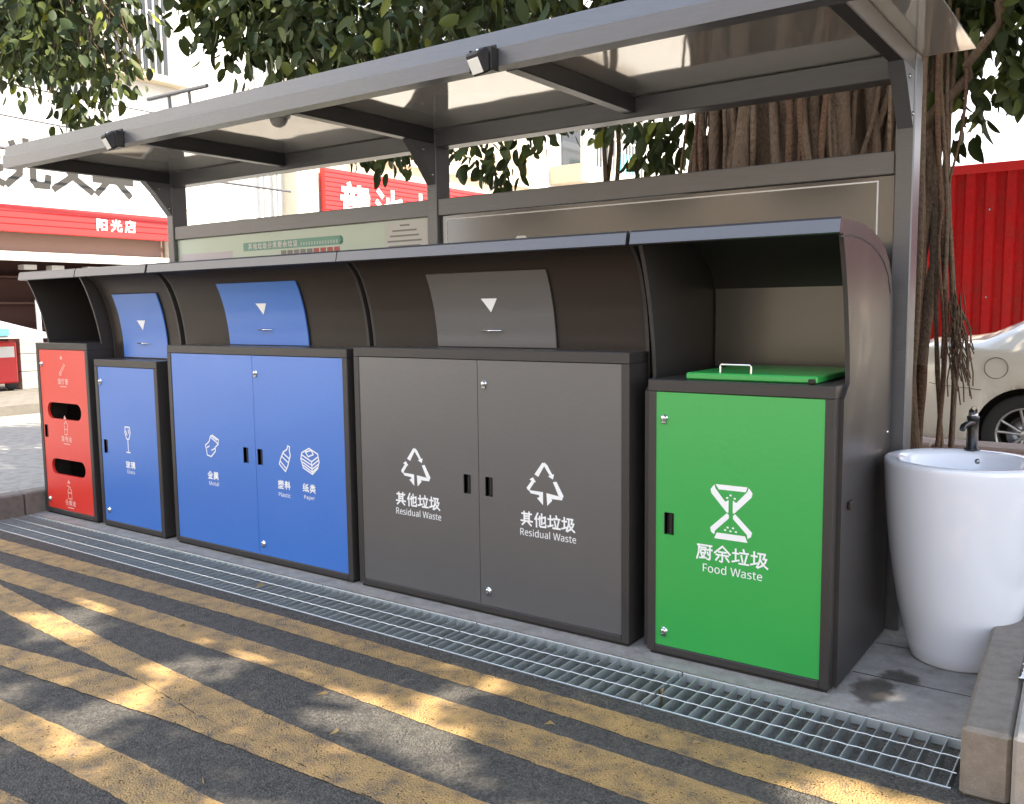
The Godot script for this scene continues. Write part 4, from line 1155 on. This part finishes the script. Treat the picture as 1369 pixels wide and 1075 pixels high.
	quad(st, Vector3(0.6, 1.16, 1.2), Vector3(0.62, 1.08, 1.2), Vector3(0.62, 1.04, -0.9), Vector3(0.6, 1.10, -0.9))
	part(cv, "cloth", finish(st), M.cloth)
	for q in [[0.55, 1.1], [0.55, -0.85], [-0.55, 1.1], [-0.55, -0.45]]: part(cv, "pole", tube([Vector3(q[0], 0.26, q[1]), Vector3(q[0], 1.12, q[1])], 0.012, 6), M.pipe)
	slab(cv, "cyan_edge", Vector3(0.625, 1.1, 0.6), Vector3(0.64, 1.2, -0.25), M.cyan)
	for q in [[4.93, 5.0, 0.02, "thin overhead cable, highest of three on the white shop front"], [4.5, 4.45, 0.02, "thin overhead cable between two others on the white shop front"], [4.05, 3.9, 0.035, "thick dark overhead cable, lowest of three on the shop front"]]:
		var pts = []
		for i in 16: pts.append(Vector3(-13.3, lerpf(q[0] + 0.3, q[1] - 0.05, i / 15.0) - sin(i / 15.0 * PI) * 0.15, lerpf(2.0, -9.5, i / 15.0)))
		tag(part(self, "cable", tube(pts, q[2] * 0.7, 6), M.cable), q[3], "cable", "cables on the shop front")

func build_materials():
	var fine_n = normal_texture(256, 0.09, 3, 3.0)
	var coat_n = normal_texture(256, 0.2, 7, 1.2)
	var flow_n = normal_texture(512, 0.006, 41, 6.0, 2)
	M.coat = tri(mat(0.027, 0.020, 0.016, 0.36, 0.0, {"metallic_specular": 0.4}), 6.0, null, coat_n, 0.25)  # frame paint darkened: shade under the hood put into its colour
	M.frame = tri(mat(0.042, 0.038, 0.036, 0.36, 0.0, {"metallic_specular": 0.45}), 6.0, null, coat_n, 0.25)  # lighter copy of the coat, stronger light on the fronts put into colour
	M.lip = tri(mat(0.115, 0.118, 0.13, 0.28, 0.6), 6.0, null, coat_n, 0.2)
	# smudged gloss of wiped painted doors
	var sm_im = noise_image(512, 0.007, 61, 5)
	for yy in 512:
		for xx in 512:
			var v = 0.78 + 0.22 * sm_im.get_pixel(xx, yy).r
			sm_im.set_pixel(xx, yy, Color(v, v, v))
	var smudge = ImageTexture.create_from_image(sm_im)
	M.grey = tri(mat(0.098, 0.095, 0.094, 0.36, 0.0, {"metallic_specular": 0.65, "roughness_texture": smudge}), 0.6, null, coat_n, 0.04)
	M.blue = tri(mat(0.045, 0.165, 0.54, 0.36, 0.0, {"metallic_specular": 0.65, "roughness_texture": smudge}), 0.6, null, coat_n, 0.04)
	M.green = tri(mat(0.03, 0.35, 0.065, 0.36, 0.0, {"metallic_specular": 0.65, "roughness_texture": smudge}), 0.6, null, coat_n, 0.04)
	M.red = tri(mat(0.70, 0.035, 0.022, 0.36, 0.0, {"metallic_specular": 0.65, "roughness_texture": smudge}), 0.6, null, coat_n, 0.04)
	M.black = mat(0.012, 0.011, 0.011, 0.6)
	M.print_white = mat(0.82, 0.83, 0.83, 0.5)
	M.print_pink = mat(0.80, 0.45, 0.38, 0.5)
	M.print_grey = mat(0.30, 0.30, 0.30, 0.6)
	M.print_red = mat(0.55, 0.16, 0.16, 0.6)
	M.chrome = mat(0.75, 0.75, 0.75, 0.15, 1.0)
	M.chrome_dark = mat(0.35, 0.35, 0.36, 0.25, 1.0)
	M.steel_panel = mat(0.13, 0.128, 0.12, 0.30, 0.6)
	var brush = blend_texture(256, 0.05, 0.01, Color(0.148, 0.146, 0.148), Color(0.172, 0.170, 0.172), Color(0.15, 0.145, 0.14), 0.4)
	M.steel = tri(mat(0.88, 0.9, 0.94, 0.34, 0.35), 1.3, brush, coat_n, 0.2)
	M.steel.uv1_scale = Vector3(0.35, 7.0, 7.0)
	M.steel_dark = tri(mat(0.045, 0.044, 0.045, 0.35, 0.2), 1.3, null, coat_n, 0.2)
	M.ceiling = tri(mat(0.74, 0.71, 0.65, 0.06, 0.6), 0.5, null, flow_n, 0.06)
	M.board = mat(0.05, 0.045, 0.046, 0.14, 0.0, {"metallic_specular": 0.75, "clearcoat_enabled": true, "clearcoat": 0.3, "clearcoat_roughness": 0.08})
	M.poster = mat(0.60, 0.73, 0.63, 0.35)
	M.teal = mat(0.16, 0.40, 0.33, 0.4)
	M.teal_light = mat(0.45, 0.62, 0.55, 0.4)
	M.paper = mat(0.72, 0.74, 0.74, 0.6)
	M.carton = mat(0.36, 0.35, 0.32, 0.8)
	M.lilac = mat(0.62, 0.60, 0.68, 0.5)
	M.lens = mat(0.80, 0.80, 0.76, 0.25)
	M.plastic = mat(0.45, 0.44, 0.42, 0.4)
	M.smoke = mat(0.35, 0.34, 0.32, 0.15)
	# ground
	var asp = blend_texture(1024, 0.11, 0.008, Color(0.004, 0.004, 0.005), Color(0.15, 0.145, 0.14), Color(0.10, 0.094, 0.084), 0.55, -1.0, 5, true)
	var asp_n = normal_texture(1024, 0.15, 13, 8.0, 2)
	M.asphalt = tri(mat(1.0, 0.95, 0.86, 0.88), 0.7, asp, asp_n, 1.0)
	M.paint = tri(mat(1, 1, 1, 0.62), 0.7, blend_texture(1024, 0.14, 0.010, Color(0.24, 0.15, 0.062), Color(0.55, 0.345, 0.125), Color(0.11, 0.085, 0.062), 0.95, 0.30, 71), asp_n, 0.7)
	M.paint.transparency = BaseMaterial3D.TRANSPARENCY_ALPHA_SCISSOR
	M.paint.alpha_scissor_threshold = 0.5
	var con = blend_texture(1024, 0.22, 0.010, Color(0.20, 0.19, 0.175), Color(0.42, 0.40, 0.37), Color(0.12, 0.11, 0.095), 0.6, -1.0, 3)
	# damp dark patch on the slab in front of the basin, with ragged edges
	var src = con.get_image()
	var rag = noise_image(512, 0.012, 55, 4)
	var im = Image.create(256, 584, false, Image.FORMAT_RGBA8)
	for iy in 584:
		for ix in 256:
			var px = 0.36 + ix / 256.0 * 0.5
			var pz = -1.05 + iy / 584.0 * 1.142
			var n = rag.get_pixel(ix * 2 % 512, iy * 2 % 512).r - 0.5
			var d1 = Vector2((px - 0.465) / 0.085, (pz + 0.13) / 0.15).length() + n * 0.45
			var d2 = Vector2((px - 0.52) / 0.10, (pz + 0.30) / 0.09).length() + n * 0.6
			var wet = clampf((1.0 - minf(d1, d2 + 0.15)) * 3.0, 0.0, 1.0)
			var c = src.get_pixel(int(px * 820) % 1024, int((pz + 2.0) * 820) % 1024).srgb_to_linear()
			c = c.lerp(Color(c.r * 0.30, c.g * 0.28, c.b * 0.26), wet).linear_to_srgb()
			c.a = 1.0
			im.set_pixel(ix, iy, c)
	M.stained = mat(1, 1, 1, 0.8, 0.0, {"albedo_texture": ImageTexture.create_from_image(im)})
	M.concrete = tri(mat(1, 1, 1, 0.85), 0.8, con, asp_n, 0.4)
	M.concrete_pale = tri(mat(0.55, 0.53, 0.5, 0.85), 0.4, con, asp_n, 0.3)
	M.channel = tri(mat(0.8, 0.78, 0.72, 0.7), 0.8, con, asp_n, 0.6)
	M.soil = tri(mat(1, 1, 1, 0.95), 0.8, blend_texture(512, 0.2, 0.02, Color(0.02, 0.015, 0.01), Color(0.07, 0.05, 0.035), Color(0.05, 0.05, 0.02), 0.5, -1.0, 12), asp_n, 1.0)
	M.galv = tri(mat(1, 1, 1, 0.42, 0.55), 3.0, blend_texture(256, 0.06, 0.02, Color(0.30, 0.33, 0.33), Color(0.55, 0.58, 0.57), Color(0.20, 0.20, 0.18), 0.5, -1.0, 15))
	M.galv2 = tri(mat(0.36, 0.39, 0.39, 0.55, 0.4), 3.0)
	M.galv_light = mat(0.62, 0.66, 0.66, 0.38, 0.6)
	M.kerb_dark = tri(mat(0.6, 0.55, 0.52, 0.85), 1.2, con, asp_n, 0.5)
	M.granite = tri(mat(0.86, 0.82, 0.76, 0.6), 1.6, blend_texture(512, 0.35, 0.02, Color(0.14, 0.125, 0.11), Color(0.34, 0.315, 0.285), Color(0.12, 0.105, 0.09), 0.6, -1.0, 19), asp_n, 0.35)
	M.granite_polished = tri(mat(1, 1, 1, 0.14), 1.6, blend_texture(512, 0.35, 0.02, Color(0.20, 0.18, 0.16), Color(0.42, 0.40, 0.37), Color(0.20, 0.18, 0.16), 0.5, -1.0, 21))
	M.stone_pink = tri(mat(1, 1, 1, 0.7), 1.2, blend_texture(512, 0.2, 0.02, Color(0.28, 0.19, 0.15), Color(0.45, 0.34, 0.28), Color(0.16, 0.12, 0.10), 0.6, -1.0, 25), asp_n, 0.4)
	M.bag = mat(0.80, 0.82, 0.85, 0.4, 0.0, {"backlight_enabled": true, "backlight": Color(0.3, 0.3, 0.3)})
	M.ceramic = mat(0.73, 0.76, 0.82, 0.12, 0.0, {"clearcoat_enabled": true, "clearcoat": 0.6, "clearcoat_roughness": 0.05})
	M.tap = mat(0.012, 0.012, 0.013, 0.25)
	M.leaf = mat(1, 1, 1, 0.55, 0.0, {"metallic_specular": 0.35, "vertex_color_use_as_albedo": true, "backlight_enabled": true, "backlight": lin(0.06, 0.085, 0.015)})
	M.dry_leaf = mat(0.30, 0.22, 0.10, 0.7)
	var bk = blend_texture(512, 0.08, 0.015, Color(0.07, 0.045, 0.028), Color(0.22, 0.155, 0.10), Color(0.05, 0.04, 0.03), 0.5, -1.0, 33)
	var bk_n = normal_texture(512, 0.06, 35, 9.0, 4)
	M.bark = tri(mat(0.86, 0.80, 0.74, 0.9), 1.6, bk, bk_n, 1.0)
	M.bark.uv1_scale = Vector3(2.6, 0.7, 2.6)
	M.bark_pale = tri(mat(0.98, 0.93, 0.85, 0.9), 1.6, bk, bk_n, 1.0)
	M.bark_pale.uv1_scale = Vector3(2.6, 0.7, 2.6)
	M.bark_red = tri(mat(0.8, 0.6, 0.48, 0.9), 1.6, bk, bk_n, 1.0)
	M.red_sheet = tri(mat(1, 1, 1, 0.42, 0.0, {"metallic_specular": 0.35}), 0.5, blend_texture(512, 0.05, 0.01, Color(0.30, 0.004, 0.006), Color(0.42, 0.008, 0.010), Color(0.24, 0.02, 0.015), 0.6, -1.0, 91), coat_n, 0.3)
	M.red_rail = mat(0.45, 0.012, 0.012, 0.4)
	M.car = mat(0.72, 0.67, 0.57, 0.25, 0.05, {"clearcoat_enabled": true, "clearcoat": 1.0, "clearcoat_roughness": 0.05})
	M.car_line = mat(0.16, 0.14, 0.11, 0.5)
	M.car_glass = mat(0.03, 0.03, 0.03, 0.06)
	M.tail = mat(0.35, 0.01, 0.01, 0.15)
	M.tyre = mat(0.02, 0.02, 0.02, 0.8)
	M.rim = mat(0.55, 0.55, 0.55, 0.3, 0.8)
	var wall_t = blend_texture(512, 0.1, 0.01, Color(0.70, 0.69, 0.66), Color(0.82, 0.81, 0.78), Color(0.62, 0.60, 0.55), 0.5, -1.0, 43)
	M.white_wall = tri(mat(1, 1, 1, 0.85), 0.3, wall_t)
	M.cream_wall = tri(mat(1.0, 0.93, 0.78, 0.85), 0.3, wall_t)
	M.beige_wall = tri(mat(0.82, 0.70, 0.55, 0.85), 0.3, wall_t)
	M.sign_white = mat(0.80, 0.80, 0.80, 0.4)
	M.sign_grey = mat(0.035, 0.033, 0.03, 0.6)
	M.sign_red = mat(0.58, 0.03, 0.03, 0.45)
	M.sign_letter = mat(0.80, 0.80, 0.78, 0.5)
	M.shop_brown = mat(0.11, 0.05, 0.045, 0.7)
	M.shop_wood = mat(0.16, 0.09, 0.07, 0.6)
	M.shutter_brown = mat(0.20, 0.13, 0.11, 0.6)
	M.dark_glass = mat(0.05, 0.055, 0.06, 0.12)
	M.sill = mat(0.55, 0.47, 0.33, 0.8)
	M.bar_white = mat(0.72, 0.69, 0.62, 0.5)
	M.pipe = mat(0.45, 0.45, 0.43, 0.6)
	M.cyan = mat(0.10, 0.50, 0.58, 0.6)
	M.cloth = mat(0.34, 0.34, 0.34, 0.9)
	M.cable = mat(0.08, 0.08, 0.09, 0.6)

func _ready():
	# camera
	var cam = Camera3D.new()
	cam.name = "camera"
	cam.position = Vector3(1.2084, 1.3716, 3.1283)
	cam.rotation = Vector3(-0.1024, 0.6185, -0.0119)
	cam.fov = 48.44
	cam.far = 600.0
	cam.near = 0.05
	add_child(cam)
	cam.current = true
	# sky and exposure
	var env = Environment.new()
	env.background_mode = Environment.BG_SKY
	var sm = ProceduralSkyMaterial.new()
	sm.sky_top_color = Color(0.57, 0.63, 0.73)
	sm.sky_horizon_color = Color(0.90, 0.875, 0.84)
	sm.sky_curve = 0.2
	sm.ground_bottom_color = Color(0.35, 0.33, 0.30)
	sm.ground_horizon_color = Color(0.62, 0.62, 0.60)
	sm.sky_energy_multiplier = 1.0
	var sky = Sky.new()
	sky.sky_material = sm
	env.sky = sky
	env.tonemap_mode = Environment.TONE_MAPPER_LINEAR
	env.tonemap_exposure = 5.6
	env.sdfgi_enabled = true
	env.ssao_enabled = true
	env.ssil_enabled = true
	var we = WorldEnvironment.new()
	we.name = "environment"
	we.environment = env
	add_child(we)
	# sun, high on the right and a little behind the shelter
	var sun = DirectionalLight3D.new()
	sun.name = "sun"
	sun.light_energy = 0.92
	sun.light_color = Color(1.0, 0.95, 0.86)
	sun.light_angular_distance = 0.5
	sun.shadow_enabled = true
	add_child(sun)
	var el = deg_to_rad(54.0)
	var to_sun = Vector3(0.93 * cos(el), sin(el), -0.37 * cos(el)).normalized()
	sun_run = Vector2(to_sun.x, to_sun.z) / to_sun.y
	sun.look_at_from_position(Vector3.ZERO, -to_sun, Vector3.UP)
	font = SystemFont.new()
	font.font_names = PackedStringArray(["Droid Sans"])
	build_materials()
	build_ground()
	build_shops()
	build_container()
	build_shelter()
	build_cabinets()
	build_basin()
	build_banyan()
	build_car()
	rng.seed = 300
	for q in [[1.6, -11.5, 3.4, 2.6, 120, "sunlit bush rising behind the red hoarding"], [-5.0, -16.0, 6.0, 4.0, 150, "round tree beyond the yard between banyan trunk and white building"]]:
		bush("garden_tree", q[5], Vector3(q[0], 0, q[1]), q[2], q[3], q[2], q[4], "trees beyond the yard", 1.6)
	build_litter()
